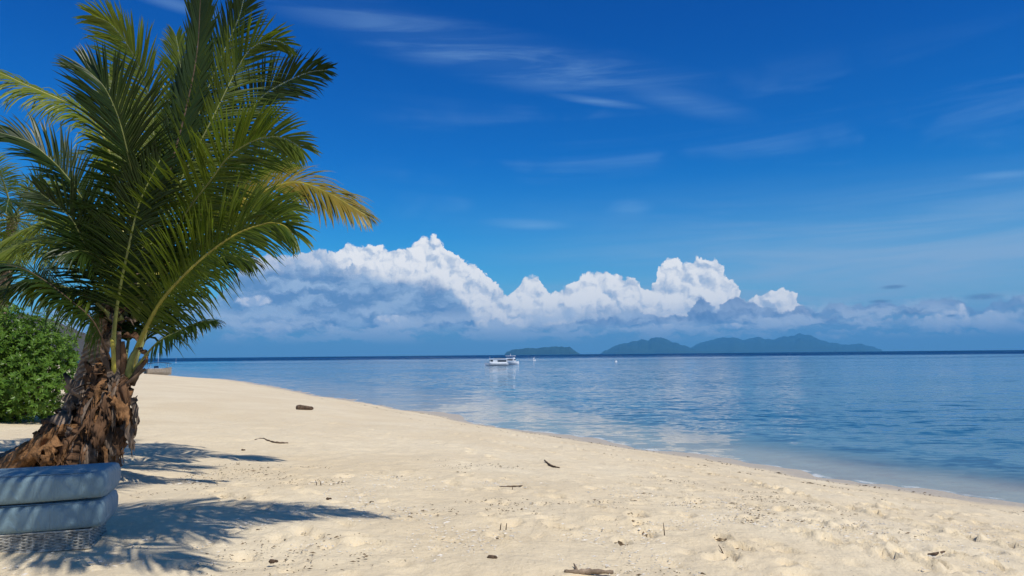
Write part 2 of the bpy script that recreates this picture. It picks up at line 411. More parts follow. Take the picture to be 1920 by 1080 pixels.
# scattered dark grit, thicker in drifts
vg = N(nt, 'ShaderNodeTexVoronoi', {'Vector': ob, 'Scale': 16., 'Randomness': 1.}); 
drift = ramp(nt, nzo(.55, 5.), [(.46, 0.), (.66, 1.)])
spk = mul(smooth(nt, vg.outputs['Distance'], .17, .10), mth(nt, 'GREATER_THAN', mth(nt, 'ADD', N(nt, 'ShaderNodeSeparateXYZ', {0: vg.outputs['Color']}).outputs[0], mul(drift, .42)), .93))
c = mixc(nt, mul(spk, .75), c, (.20, .145, .085, 1))
gz_ = N(nt, 'ShaderNodeSeparateXYZ', {0: N(nt, 'ShaderNodeNewGeometry').outputs['Position']}).outputs[2]
wl = mth(nt, 'ADD', gz_, mth(nt, 'MULTIPLY_ADD', nzo(.9, 3.), .10, -.05))
wet = smooth(nt, wl, .12, .02)
c = mixc(nt, mul(wet, .85), c, (.47, .395, .29, 1))
# thin wrack line left by the tide
wr = mul(mul(smooth(nt, wl, .16, .19), smooth(nt, wl, .25, .21)), ramp(nt, nzo(6., 5.), [(.52, 0.), (.60, 1.)]))
c = mixc(nt, mul(wr, .5), c, (.24, .18, .11, 1))
bh = mth(nt, 'ADD', mul(nzo(9., 6., .65), .05), mul(nzo(60., 3., .6), .006))
bp = N(nt, 'ShaderNodeBump', {'Height': bh, 'Strength': .8, 'Distance': 1.0})
b = N(nt, 'ShaderNodeBsdfPrincipled', {'Base Color': c, 'Roughness': mth(nt, 'MULTIPLY_ADD', wet, -.55, .95), 'Specular IOR Level': .25, 'Normal': bp.outputs[0]})
N(nt, 'ShaderNodeOutputMaterial', {0: b.outputs[0]})
SAND = m
me = fast_mesh('beach', np.stack([fx, fy, Z], 1), Fg, SAND)
tag(link(bpy.data.objects.new('beach', me)), kind='structure')

# ------------------------------------------------------------------ water
m, nt = newmat('sea_water')
tc = N(nt, 'ShaderNodeTexCoord'); ob = tc.outputs['Object']
sdA = N(nt, 'ShaderNodeAttribute', attribute_name='offshore').outputs['Fac']
sxy = N(nt, 'ShaderNodeSeparateXYZ', {0: ob})
dist = N(nt, 'ShaderNodeVectorMath', {0: ob}, operation='LENGTH').outputs['Value']
# wind patches (cat's paws) stretched across the bay
lg = mth(nt, 'LOGARITHM', mth(nt, 'MAXIMUM', sxy.outputs[1], 4.), 2.718)
pv = N(nt, 'ShaderNodeCombineXYZ', {0: mul(sxy.outputs[0], .006), 1: mul(sxy.outputs[1], .035), 2: 0.}).outputs[0]
pn = N(nt, 'ShaderNodeTexNoise', {'Vector': pv, 'Scale': 1., 'Detail': 4., 'Roughness': .55, 'Distortion': .5}).outputs[0]
pv2 = N(nt, 'ShaderNodeCombineXYZ', {0: mul(sxy.outputs[0], .0008), 1: mul(sxy.outputs[1], .005), 2: 3.}).outputs[0]
pn2 = N(nt, 'ShaderNodeTexNoise', {'Vector': pv2, 'Scale': 1., 'Detail': 4., 'Roughness': .55, 'Distortion': .5}).outputs[0]
patch = mth(nt, 'MULTIPLY_ADD', smooth(nt, mth(nt, 'ADD', mul(pn, .5), mul(pn2, .5)), .41, .59), 1.0, .30)
far = smooth(nt, dist, 90., 1200.)
off = smooth(nt, mth(nt, 'ADD', sdA, mth(nt, 'MULTIPLY_ADD', pn, 2.0, -1.0)), 3.0, 4.4)
amp = mul(mul(mth(nt, 'MAXIMUM', off, .38), patch), mth(nt, 'MULTIPLY_ADD', far, .17, .065))
def wav(scx, scy, s, det=3.):
    v = N(nt, 'ShaderNodeVectorMath', {0: ob, 1: (scx, scy, 1)}, operation='MULTIPLY').outputs[0]
    n = N(nt, 'ShaderNodeTexNoise', {'Vector': v, 'Scale': s, 'Detail': det, 'Roughness': .6, 'Distortion': .35}, noise_dimensions='2D')
    return N(nt, 'ShaderNodeVectorMath', {0: n.outputs['Color'], 1: (-.5, -.5, -.5)}, operation='ADD').outputs[0]
wsum = N(nt, 'ShaderNodeVectorMath', {0: wav(.55, 1., 2.6, 4.), 1: wav(.5, 1., .55, 3.)}, operation='ADD').outputs[0]
nv = N(nt, 'ShaderNodeVectorMath', {0: wsum, 'Scale': mul(amp, 3.6)}, operation='SCALE').outputs[0]
nv = N(nt, 'ShaderNodeVectorMath', {0: nv, 1: (1, 1, 0)}, operation='MULTIPLY').outputs[0]
# of a rough sea one sees mostly the wave faces tilted this way
inc = N(nt, 'ShaderNodeNewGeometry').outputs['Incoming']
lean = N(nt, 'ShaderNodeVectorMath', {0: inc, 'Scale': mul(mul(patch, off), mth(nt, 'ADD', mth(nt, 'MULTIPLY_ADD', far, .14, .012), mul(mul(smooth(nt, dist, 260., 1500.), .34), mth(nt, 'MULTIPLY_ADD', smooth(nt, pn2, .42, .58), .8, .45))))}, operation='SCALE').outputs[0]
nv = N(nt, 'ShaderNodeVectorMath', {0: nv, 1: lean}, operation='ADD').outputs[0]
nv = N(nt, 'ShaderNodeVectorMath', {0: nv, 1: (1, 1, 0)}, operation='MULTIPLY').outputs[0]
nv = N(nt, 'ShaderNodeVectorMath', {0: nv, 1: (0, 0, 1)}, operation='ADD').outputs[0]
nv = N(nt, 'ShaderNodeVectorMath', {0: nv}, operation='NORMALIZE').outputs[0]
fr = N(nt, 'ShaderNodeFresnel', {'IOR': 1.33, 'Normal': nv}).outputs[0]
deep = ramp(nt, mth(nt, 'DIVIDE', sdA, 120., clamp=True), [(0., (.16, .25, .26)), (.06, (.022, .085, .130)), (.3, (.012, .060, .118)), (1., (.004, .032, .095))])
bodyd = N(nt, 'ShaderNodeBsdfDiffuse', {'Color': deep}).outputs[0]
clear = N(nt, 'ShaderNodeBsdfTransparent', {'Color': (.92, .97, .98, 1)}).outputs[0]
body = N(nt, 'ShaderNodeMixShader', {0: smooth(nt, sdA, 1.8, 5.4), 1: clear, 2: bodyd}).outputs[0]
gl = N(nt, 'ShaderNodeBsdfGlossy', {'Color': (1, 1, 1, 1), 'Roughness': .04, 'Normal': nv}).outputs[0]
ws = N(nt, 'ShaderNodeMixShader', {0: fr, 1: body, 2: gl}).outputs[0]
fo_n = N(nt, 'ShaderNodeTexNoise', {'Vector': ob, 'Scale': 1.4, 'Detail': 5.}, noise_dimensions='2D').outputs[0]
foam = mul(mul(smooth(nt, sdA, .26, .08), smooth(nt, sdA, -.3, .0)), smooth(nt, fo_n, .46, .62))
ws = N(nt, 'ShaderNodeMixShader', {0: mul(foam, .5), 1: ws, 2: N(nt, 'ShaderNodeBsdfDiffuse', {'Color': (.82, .82, .78, 1)}).outputs[0]}).outputs[0]
N(nt, 'ShaderNodeOutputMaterial', {0: ws})
WATER = m
wx = axis(-16, 16, .3, -60000, 60000, 1.05); wy = axis(6, 42, .3, -2000, 90000, 1.05)
X, Y = np.meshgrid(wx, wy); ax, ay = X.ravel(), Y.ravel(); wsd = sdist(ax, ay)
# finer strip along the waterline comes from the beach form itself; the sea is one level sheet
Fw = grid_faces(len(wx), len(wy)); keep = (wsd[Fw].min(1) < 2.0) & (np.hypot(ax, ay)[Fw].max(1) < 7500)     # the sea's real horizon at this eye height; Fw = Fw[keep]
used = np.unique(Fw); rm = np.full(len(ax), -1); rm[used] = np.arange(len(used)); Fw = rm[Fw]
me = fast_mesh('sea', np.stack([ax, ay, np.zeros(len(ax))], 1)[used], Fw, WATER)
at_ = me.attributes.new('offshore', 'FLOAT', 'POINT'); wz = base_z(ax, ay, wsd); at_.data.foreach_set('value', np.where(wz > -.3, -wz/.05, -wsd/shelf(ax, ay))[used].astype(np.float32))
tag(link(bpy.data.objects.new('sea', me)), kind='structure')

# ------------------------------------------------------------------ islands and headland
def hill_mat(name, c1, c2):
    return simple(name, c1, .95, .1, .3, .004, col2=c2, coords='Object')
ISL = hill_mat('island_forest', (.026, .050, .034), (.014, .030, .024))
def island(name, ridge, Yd, depth, mat, seed, rough=.22, base_px=666):
    """ridge: photo outline points; built as a real hill with its own depth and gullies"""
    pts = sorted(ridge); x0, x1 = pts[0][0], pts[-1][0]; n = 220; m_ = 34
    px = np.linspace(x0, x1, n); py = np.interp(px, [p[0] for p in pts], [p[1] for p in pts])
    py = py+np.array([noise.fractal(Vector((a*.11, seed*9, 0)), 1., 2., 4)*1.6 for a in px])*np.clip((667-py)/8, 0, 1)
    V = []
    top = [at(a, b, Yd) for a, b in zip(px, py)]
    for j in range(m_):
        t = j/(m_-1)*2-1                       # -1 front shore .. +1 back shore
        prof = max(0., 1-abs(t)**1.5)
        for i in range(n):
            tp = top[i]; z = max(tp.z, 0.)
            g_ = noise.fractal(Vector((tp.x*(.0008 if Yd > 5000 else .004)+seed, t*2.2, seed)), 1., 2., 5)
            spur = 1-rough*4*abs(g_)*(1-abs(1-prof))*(1 if abs(t) > .04 else 0)
            zz = z*prof*spur if abs(t) > .03 else z
            jut = noise.noise(Vector((tp.x*.0015, seed*3, 0)))*depth*.25
            yy_ = Yd+t*depth*(.35+.65*min(1, z/(300. if Yd > 5000 else 50.)))+jut*(1-prof); V.append((tp.x*yy_/Yd, yy_, zz-14.0*(1-prof)-.5 if Yd > 5000 else zz-3.0*(1-prof)-.5))
    F = [(j*n+i, j*n+i+1, (j+1)*n+i+1, (j+1)*n+i) for j in range(m_-1) for i in range(n-1)]
    o = mesh(name, V, F, mat, smooth=True); tag(o, kind='structure'); return o
island('island', [(944,667),(950,660),(962,655),(975,655),(990,652),(1010,653),(1030,650),(1052,649),(1068,651),(1080,658),(1092,666)], 16000, 1900, ISL, 1.3)
island('hills', [(1120,667),(1135,657),(1160,646),(1190,640),(1203,636),(1215,639),(1222,634),(1232,632),(1245,634),(1258,640),(1275,645),(1300,654),(1340,663),(1370,667)], 23000, 3800, ISL, 4.1)
island('hills', [(1270,666),(1300,650),(1310,644),(1335,637),(1355,633),(1380,633),(1392,637),(1420,632),(1436,636),(1452,637),(1470,631),(1490,629),(1500,624),(1510,628),(1520,628),(1535,637),(1560,643),(1585,646),(1610,644),(1632,649),(1652,655),(1656,661)], 28000, 5200, ISL, 7.7)
HEAD = hill_mat('headland_scrub', (.060, .058, .045), (.075, .060, .055))
island('headland', [(-80,600),(0,585),(60,590),(100,600),(130,612),(165,628),(180,645),(186,668),(190,672)], 1500, 220, HEAD, 2.2, .2)

# ------------------------------------------------------------------ foliage materials
def leafmat(name, c1, c2, trans, tw=.35, rough=.38):
    m, nt = newmat(name)
    geo = N(nt, 'ShaderNodeNewGeometry'); rnd = geo.outputs['Random Per Island']
    tc = N(nt, 'ShaderNodeTexCoord'); n_ = N(nt, 'ShaderNodeTexNoise', {'Vector': tc.outputs['Object'], 'Scale': 1.7, 'Detail': 3.}).outputs[0]
    f = mth(nt, 'ADD', mth(nt, 'MULTIPLY', rnd, .6), mth(nt, 'MULTIPLY_ADD', n_, 1.2, -.4), clamp=True)
    c = mixc(nt, f, (*c1, 1), (*c2, 1))
    b = N(nt, 'ShaderNodeBsdfPrincipled', {'Base Color': c, 'Roughness': rough, 'Specular IOR Level': .25})
    t = N(nt, 'ShaderNodeBsdfTranslucent', {'Color': mixc(nt, rnd, (*trans, 1), (*[x*.65 for x in trans], 1))})
    s = N(nt, 'ShaderNodeMixShader', {0: tw, 1: b.outputs[0], 2: t.outputs[0]})
    N(nt, 'ShaderNodeOutputMaterial', {0: s.outputs[0]}); return m
L_DARK = leafmat('palm_leaf_shaded', (.010, .023, .004), (.034, .060, .009), (.06, .12, .010), .18)  # darker leaf copy: near-black shade of the crown put into its colour
L_MID = leafmat('palm_leaf', (.020, .050, .006), (.140, .175, .020), (.24, .33, .02), .34)  # yellow end brightened to imitate sunlit leaflets
L_YEL = leafmat('palm_leaf_yellow_green', (.11, .16, .02), (.20, .22, .03), (.36, .46, .03), .38)
L_OLD = leafmat('palm_leaf_ageing', (.10, .13, .02), (.30, .20, .03), (.42, .36, .04), .36)
RIB_Y = simple('midrib_yellow', (.42, .36, .05), .42, .5, .18, 6)
RIB_G = simple('midrib_green', (.22, .24, .06), .45, .5, .2, 6)
RIB_D = simple('midrib_brown', (.14, .085, .05), .6, .4, .3, 9)
TRUNK = None
def trunkmat():
    m, nt = newmat('ringed_trunk')
    tc = N(nt, 'ShaderNodeTexCoord')
    n1 = N(nt, 'ShaderNodeTexNoise', {'Vector': tc.outputs['Object'], 'Scale': 14., 'Detail': 6.}).outputs[0]
    mp = N(nt, 'ShaderNodeMapping', {0: tc.outputs['Object']}); mp.inputs['Rotation'].default_value = (0, R(28), 0)
    wv = N(nt, 'ShaderNodeTexWave', {'Vector': mp.outputs[0], 'Scale': 4.2, 'Distortion': 3.2, 'Detail': 3., 'Detail Scale': 2.}, bands_direction='Z').outputs[0]
    c = mixc(nt, wv, (.20, .14, .095, 1), (.40, .31, .23, 1)); c = mixc(nt, ramp(nt, n1, [(.4, 0.), (.65, .7)]), c, (.15, .10, .065, 1))
    bp = N(nt, 'ShaderNodeBump', {'Height': mth(nt, 'ADD', wv, n1), 'Strength': .8, 'Distance': .03})
    b = N(nt, 'ShaderNodeBsdfPrincipled', {'Base Color': c, 'Roughness': .9, 'Specular IOR Level': .2, 'Normal': bp.outputs[0]})
    N(nt, 'ShaderNodeOutputMaterial', {0: b.outputs[0]}); return m
TRUNK = trunkmat()
HUSK = simple('dead_sheath_brown', (.17, .092, .048), .85, .2, .32, 5, .02, 30, stretch=(1, 1, .25))
HUSK2 = simple('dead_sheath_grey', (.25, .185, .135), .9, .2, .32, 5, .02, 30, stretch=(1, 1, .25))
HUSK3 = simple('root_fibre_orange', (.34, .175, .075), .9, .2, .34, 4, .03, 22)

def frond(parent, pts, phi=70, lmax=.85, mat=None, rib=None, start=.22, droop=.35, nl=84, r=.036, seed=0, vee=.35, angle=(62, 22), width=.0195, tipk=.35, sub=True, bend=0.0):
    """one pinnate leaf: midrib through pts (world), leaflets on both sides.
    phi: 0 = upper face turned up, 90 = upper face turned to the viewer, 180+ flips"""
    rd = random.Random(seed*7919+11)
    C = catmull(pts, 12); L = [0.]
    for a, b in zip(C[:-1], C[1:]): L.append(L[-1]+(b-a).length)
    tot = L[-1]
    def samp(s):
        s *= tot; i = 0
        i = min(len(C)-2, int(np.searchsorted(L, s, side='right')-1)); i = max(0, i)
        t = (s-L[i])/max(1e-6, L[i+1]-L[i]); return C[i].lerp(C[i+1], t), (C[i+1]-C[i]).normalized()
    V = []; F = []
    for k in range(nl):
        s = start+(1-start)*((k+.5)/nl)
        P0, T = samp(min(s, .999))
        u = (s-start)/(1-start)
        view = (CAM-P0).normalized(); view = (view-T*view.dot(T)).normalized()
        inpl = T.cross(view)
        if inpl.z < 0: inpl = -inpl
        ph = R(phi if not hasattr(phi, '__len__') else phi[0]+(phi[1]-phi[0])*u)
        Nn = (inpl*math.cos(ph)+view*math.sin(ph)).normalized(); S = T.cross(Nn)
        prof = (0.45+.55*math.sin(math.pi*min(1, u*.9+.16)**.75)) if u < .6 else max(.16, tipk+(1-tipk)*(1-((u-.6)/.4)**1.6))
        a = R(angle[0]+(angle[1]-angle[0])*u**1.3)
        for sg in (-1, 1):
            if rd.random() < .04: continue
            ln = lmax*prof*rd.uniform(.86, 1.08); aa = a+R(rd.gauss(0, 4))
            ve = vee+rd.gauss(0, .10)
            d = (T*math.cos(aa)+(S*sg*math.cos(ve)+Nn*math.sin(ve))*math.sin(aa)).normalized()
            p = P0+S*sg*.008; wd = width*rd.uniform(.8, 1.15)
            nseg = 5; dr = droop*rd.uniform(.6, 1.5)*(2.6 if rd.random() < .05 else 1)
            base = len(V); side = d.cross(Nn).normalized()
            for q in range(nseg+1):
                t = q/nseg; w_ = wd*(.55+1.0*t if t < .3 else .85*(1-((t-.3)/.7)**2.2)+.02)
                nn = side.cross(d).normalized()
                V += [p-side*w_, p-nn*w_*.35 if False else p+nn*w_*.28, p+side*w_]
                if q < nseg:
                    d = (d+Vector((0, 0, -1))*dr*(.10+.30*t)+T*.01).normalized()
                    side = (side-d*side.dot(d)).normalized()
                    p = p+d*ln/nseg
            for q in range(nseg):
                b0 = base+q*3; F += [(b0, b0+1, b0+4, b0+3), (b0+1, b0+2, b0+5, b0+4)]
    fo = mesh('frond', V, F, mat or L_MID, parent)
    mb = MB(); rr = [r*(1-.86*(l/tot)**.6) if l/tot > .08 else r*(1.75-.75*(l/tot)/.08) for l in L]
    mb.tube(C, rr, 7, .7)
    if sub: mb.build('midrib', rib or RIB_G, fo, True)
    return fo

def px3(L): return [at(a, b, d) for a, b, d in L]
def ringed_tube(P, rad, n=14, ring=.09, amp=.06):
    C = catmull(P, 26); m_ = len(C); mb = MB(); s = 0; rr = []
    for i, c in enumerate(C):
        if i: s += (C[i]-C[i-1]).length
        t = i/(m_-1); r_ = np.interp(t, np.linspace(0, 1, len(rad)), rad)
        rr.append(r_*(1+amp*(1-2*((s/ring) % 1)**.6)))
    mb.tube(C, rr, n, 1.0, .07); return mb

def sheath(parent, P0, outw, length, wid, mat, seed, name='dead_sheath', up=-1.0, curl=.5):
    """curled, torn leaf base hanging from the trunk; has thickness"""
    rd = random.Random(seed); outw = outw.normalized(); side = outw.cross(Vector((0, 0, 1))).normalized()
    nu, nv_ = 9, 13; G = []; ph = rd.uniform(0, 6); curl *= .55
    p = Vector(P0); d = (outw*1.0+Vector((0, 0, up*rd.uniform(.3, 1.2)))).normalized(); frames = []
    for j in range(nv_):
        frames.append((p.copy(), d.copy())); p = p+d*length/(nv_-1)
        d = (d+Vector((0, 0, -1))*.16+outw*rd.uniform(-.22, .12)+side*rd.uniform(-.12, .12)).normalized()
    V = []
    for j, (p, d) in enumerate(frames):
        t = j/(nv_-1); w_ = wid*(1-.55*t**1.5)*(1+.18*math.sin(5*t+ph)); nrm = side.cross(d).normalized()
        for i in range(nu):
            x = i/(nu-1)*2-1; edge = rd.uniform(-.22, .22)*w_ if abs(x) > .9 else 0
            cz = curl*w_*(1-x*x)*math.cos(2.2*t+ph)+.50*w_*noise.noise(Vector((x*2.6+ph, t*3, seed*.37)))+.22*w_*noise.noise(Vector((x*6+ph, t*7, seed*.7)))
            tear = d*(rd.uniform(-.30, .22)*length if j == nv_-1 else 0)
            V.append(p+side*(x*w_*.5+edge)+nrm*cz+tear)
    F = [(j*nu+i, j*nu+i+1, (j+1)*nu+i+1, (j+1)*nu+i) for j in range(nv_-1) for i in range(nu-1) if not (j > 7 and (i*7+j*3+seed) % 11 == 0)]
    o = mesh(name, V, F, mat, parent, True)
    sol = o.modifiers.new('thick', 'SOLIDIFY'); sol.thickness = .008
    return o

# ---- tall leaning coconut palm
g0 = ground(-30, 872); Yp = 11.2
pa = empty('palm_tree', (g0.x, g0.y, g0.z))
tag(pa, 'large coconut palm with ringed trunk leaning right, its wide crown filling the upper left', 'palm tree')
trA = ringed_tube([at(-30, 890, 11.3), at(35, 866, 11.25), at(100, 826, 11.3), at(146, 762, 11.35), at(172, 685, 11.4), at(198, 605, 11.35), at(232, 545, 11.3), at(246, 500, 11.25)], [.24, .22, .20, .19, .18, .18, .16, .12])
trA.build('trunk', TRUNK, pa, True)
c0 = (242, 520, 11.25)
FA = [
 # big frond sweeping up right, open towards the viewer
 dict(p=[(250,600,11.1),(292,500,10.9),(348,400,10.6),(393,341,10.4),(430,293,10.2),(481,262,10.05),(528,258,9.9),(566,278,9.8)], phi=84, lmax=1.02, mat=L_MID, rib=RIB_G, start=.16, nl=122),
 dict(p=[(255,560,11.4),(330,360,11.7),(400,218,12.0),(444,130,12.2),(472,90,12.2),(510,76,12.2),(540,84,12.1)], phi=100, lmax=.98, mat=L_MID, start=.25),
 dict(p=[(255,560,11.5),(350,400,12.0),(430,265,12.3),(485,189,12.5),(518,163,12.6),(574,137,12.6),(613,131,12.5)], phi=80, lmax=.80, mat=L_DARK, start=.40),
 dict(p=[(250,550,11.4),(330,330,12.0),(385,180,12.3),(411,115,12.4),(430,74,12.5),(450,26,12.5),(462,-30,12.4)], phi=96, lmax=.78, mat=L_DARK, start=.35),
 dict(p=[(246,540,11.3),(315,330,11.5),(352,190,11.6),(370,93,11.6),(376,0,11.5),(384,-60,11.4)], phi=75, lmax=.72, mat=L_DARK, rib=RIB_D, start=.38, vee=.2, droop=.05, angle=(24, 14), width=.028),
 dict(p=[(244,540,11.4),(284,400,11.9),(288,250,12.1),(280,185,12.1),(259,122,12.0),(237,81,11.9),(207,45,11.8),(172,28,11.7)], phi=(95,120), width=.021, lmax=.86, mat=L_YEL, rib=RIB_G, start=.35),
 dict(p=[(240,560,11.1),(254,440,10.8),(252,363,10.5),(241,296,10.2),(222,222,10.0),(196,165,9.85),(160,128,9.8)], phi=70, lmax=1.05, mat=L_DARK, rib=RIB_G, start=.12, nl=122),
 dict(p=[(238,540,11.4),(226,400,11.8),(200,270,11.9),(155,207,11.8),(111,186,11.7),(55,162,11.5),(-10,134,11.3),(-60,130,11.2)], phi=22, lmax=.86, mat=L_YEL, rib=RIB_Y, start=.40, droop=1.2, vee=.1, nl=122, width=.021),
 dict(p=[(236,600,11.2),(190,450,11.0),(148,363,10.8),(120,325,10.7),(92,296,10.6),(52,266,10.5),(-10,246,10.3)], phi=46, lmax=.78, mat=L_DARK, rib=RIB_G, start=.22, droop=.5),
 dict(p=[(226,600,11.0),(189,520,10.7),(159,461,10.5),(137,415,10.35),(112,390,10.25),(76,362,10.1)], phi=78, lmax=.78, mat=L_DARK, rib=RIB_G, start=.14, nl=60),
 dict(p=[(230,560,11.5),(190,470,11.9),(150,428,12.0),(111,414,12.0),(55,427,11.9),(0,456,11.8),(-40,480,11.7)], phi=10, lmax=.78, mat=L_YEL, rib=RIB_G, start=.3, droop=1.2, vee=.05),
 dict(p=[(250,560,11.4),(360,450,11.9),(440,385,12.1),(510,352,12.2),(560,342,12.2),(615,362,12.1),(660,388,12.0),(686,404,12.0)], phi=32, lmax=.92, mat=L_OLD, rib=RIB_Y, start=.34, droop=.8, vee=.1, nl=122, width=.021),
 dict(p=[(215,600,11.0),(170,560,10.7),(120,538,10.5),(60,530,10.3),(0,545,10.2),(-40,565,10.1)], phi=12, lmax=.75, mat=L_MID, rib=RIB_G, start=.2, droop=1.2, vee=.05),
 dict(p=[(225,560,11.3),(180,490,11.1),(130,455,10.9),(70,448,10.8),(10,470,10.7),(-40,505,10.6)], phi=14, lmax=.80, mat=L_YEL, rib=RIB_G, start=.25, droop=1.2, vee=.05),
 # fillers behind
 dict(p=[(248,540,11.6),(310,330,12.4),(338,200,12.8),(338,120,12.9),(330,68,12.9)], phi=80, lmax=.72, mat=L_MID, start=.35),
 dict(p=[(250,560,11.5),(370,420,12.2),(440,350,12.6),(500,312,12.8),(548,306,12.8)], phi=60, lmax=.75, mat=L_YEL, start=.35),
 dict(p=[(238,540,11.5),(244,380,12.1),(240,280,12.4),(226,200,12.5),(205,140,12.5)], phi=90, lmax=.70, mat=L_MID, start=.35),
 dict(p=[(232,560,11.3),(205,505,10.8),(180,480,10.5),(150,470,10.2),(110,480,10.0)], phi=50, lmax=.62, mat=L_DARK, start=.15, nl=50, droop=.8),
 dict(p=[(250,560,11.3),(300,520,11.0),(350,480,10.8),(420,430,10.7),(500,392,10.8),(556,396,10.8)], phi=50, lmax=.80, mat=L_MID, start=.15, droop=.6),
]
for i, f in enumerate(FA):
    frond(pa, px3(f['p']), f.get('phi', 70), f.get('lmax', .8), f.get('mat'), f.get('rib'), f.get('start', .2), f.get('droop', .3), f.get('nl', 104), seed=i+1, vee=f.get('vee', .35), angle=f.get('angle', (62, 22)), width=f.get('width', .0195))
# woven fibre round the crown shaft
for i in range(9):
    a = i*2.4; b0 = at(226+8*math.sin(a*1.7), 560+i*9, 11.15)
    sheath(pa, b0, Vector((math.cos(a), -abs(math.sin(a))-.2, 0)), random.uniform(.25, .45), random.uniform(.10, .2), HUSK2 if i % 2 else HUSK, 400+i, 'fibre_sheath', up=.9, curl=.3)

# ---- short palm in front, wrapped in dead leaf bases
gB = ground(170, 862)
pb = empty('palm_tree', (gB.x, gB.y, gB.z))
tag(pb, 'short palm wrapped in torn brown leaf bases, yellow leaf stems rising from its top', 'palm tree')
trB = ringed_tube([at(165, 872, 10.9), at(172, 820, 10.9), at(190, 760, 10.9), at(212, 715, 10.9), at(226, 680, 10.9)], [.42, .33, .26, .25, .20], ring=.12)
trB.build('trunk', HUSK, pb, True)
FB = [
 dict(p=[(240,700,10.8),(258,650,10.7),(298,572,10.4),(348,514,10.1),(400,468,9.85),(450,436,9.7),(500,419,9.6),(530,422,9.5),(552,440,9.45)], phi=66, lmax=1.0, mat=L_MID, rib=RIB_Y, start=.19, nl=122, droop=.55, r=.052),
 dict(p=[(222,700,10.9),(213,640,10.8),(222,560,10.6),(240,470,10.4),(262,380,10.3),(300,300,10.3)], phi=70, lmax=.8, mat=L_DARK, rib=RIB_G, start=.30, r=.05),
 dict(p=[(214,700,10.9),(196,650,10.7),(172,600,10.4),(130,562,10.2),(80,524,10.0),(30,500,9.9),(-30,500,9.8)], phi=14, lmax=.72, mat=L_DARK, rib=RIB_D, start=.24, droop=1.1, vee=.05, r=.034),
 dict(p=[(236,715,10.8),(262,680,10.6),(296,642,10.3),(333,622,10.15),(370,606,10.0),(404,601,9.9)], phi=8, lmax=.42, mat=L_DARK, rib=RIB_G, start=.40, droop=1.1, vee=0., nl=44, r=.030),
 dict(p=[(244,700,10.9),(285,610,11.2),(335,540,11.5),(380,500,11.7),(430,480,11.8),(470,490,11.8)], phi=40, lmax=.8, mat=L_DARK, start=.18, droop=.9),
 dict(p=[(232,690,11.0),(250,600,11.4),(285,520,11.7),(320,470,11.8)], phi=60, lmax=.8, mat=L_DARK, start=.22, droop=.6),
 dict(p=[(226,690,11.0),(215,610,11.2),(195,570,11.3),(178,560,11.3),(150,590,11.2)], phi=30, lmax=.5, mat=L_DARK, start=.4, droop=1.2, nl=44),
]
for i, f in enumerate(FB):
    frond(pb, px3(f['p']), f.get('phi', 70), f.get('lmax', .8), f.get('mat'), f.get('rib'), f.get('start', .2), f.get('droop', .3), f.get('nl', 104), seed=i+41, vee=f.get('vee', .35), r=f.get('r', .036))
sh_spots = []
for i in range(88):
    t = i/87; py = 700+t*135+random.uniform(-8, 8); cx = np.interp(py, [700, 760, 820, 860], [222, 196, 168, 160]); hw = np.interp(py, [700, 760, 820, 860], [24, 38, 40, 44])
    s = random.uniform(-1, 1); P0 = at(cx+s*hw*.72, py, 10.9-.22*math.sqrt(max(0, 1-s*s)))
    o_ = Vector((s*1.1+random.uniform(-.5, .5), -math.sqrt(max(.05, 1-s*s)), 0))
    sheath(pb, P0, o_, random.uniform(.18, .66), random.uniform(.035, .12)+.22*random.random()**4, random.choice((HUSK, HUSK, HUSK2, HUSK3)), 100+i, curl=random.uniform(.25, .7))
for i, (x, y, ln, wd, mt) in enumerate(((250,742,.55,.10,HUSK2),(244,760,.6,.12,HUSK),(238,785,.5,.14,HUSK2),(228,800,.45,.2,HUSK),(150,720,.4,.35,HUSK2),(182,690,.3,.34,HUSK),(196,672,.22,.3,HUSK3),(120,800,.6,.5,HUSK3),(95,815,.6,.5,HUSK3),(135,825,.5,.4,HUSK),(75,830,.55,.4,HUSK3),(180,835,.35,.35,HUSK2),(105,770,.4,.4,HUSK),(128,760,.5,.4,HUSK2))):
    P0 = at(x, y, 10.75 if x > 110 else 11.0); sheath(pb, P0, Vector((.5 if x > 200 else -.35, -.8, 0)), ln, wd, mt, 300+i, curl=.6)
# old leaf stalks left standing round the top
for (x0, y0, x1, y1, x2, y2, m_) in ((206,702,196,672,184,650,RIB_D),(216,704,214,668,209,634,RIB_Y),(228,706,232,672,230,640,HUSK),(238,706,246,676,258,652,RIB_G),(246,712,262,690,274,676,RIB_D),(222,700,222,664,224,622,RIB_D)):
    mb = MB(); mb.tube(catmull(px3([(x0,y0+8,10.72),(x1,y1,10.64),(x2,y2,10.6)]), 5), [.062-.0035*k for k in range(11)], 7, .55, .15); mb.build('leaf_stalk', m_, pb, True)
# cut stalk stub and small withered leaf on the right
mb = MB(); mb.tube(px3([(212,742,10.7),(240,718,10.6),(272,692,10.5)]), [.04, .026, .02], 7, .6); mb.build('stalk_stub', RIB_D, pb, True)
sheath(pb, at(262, 655, 10.6), Vector((1, -.3, 0)), .24, .12, HUSK3, 350, 'withered_leaf', up=-.2)
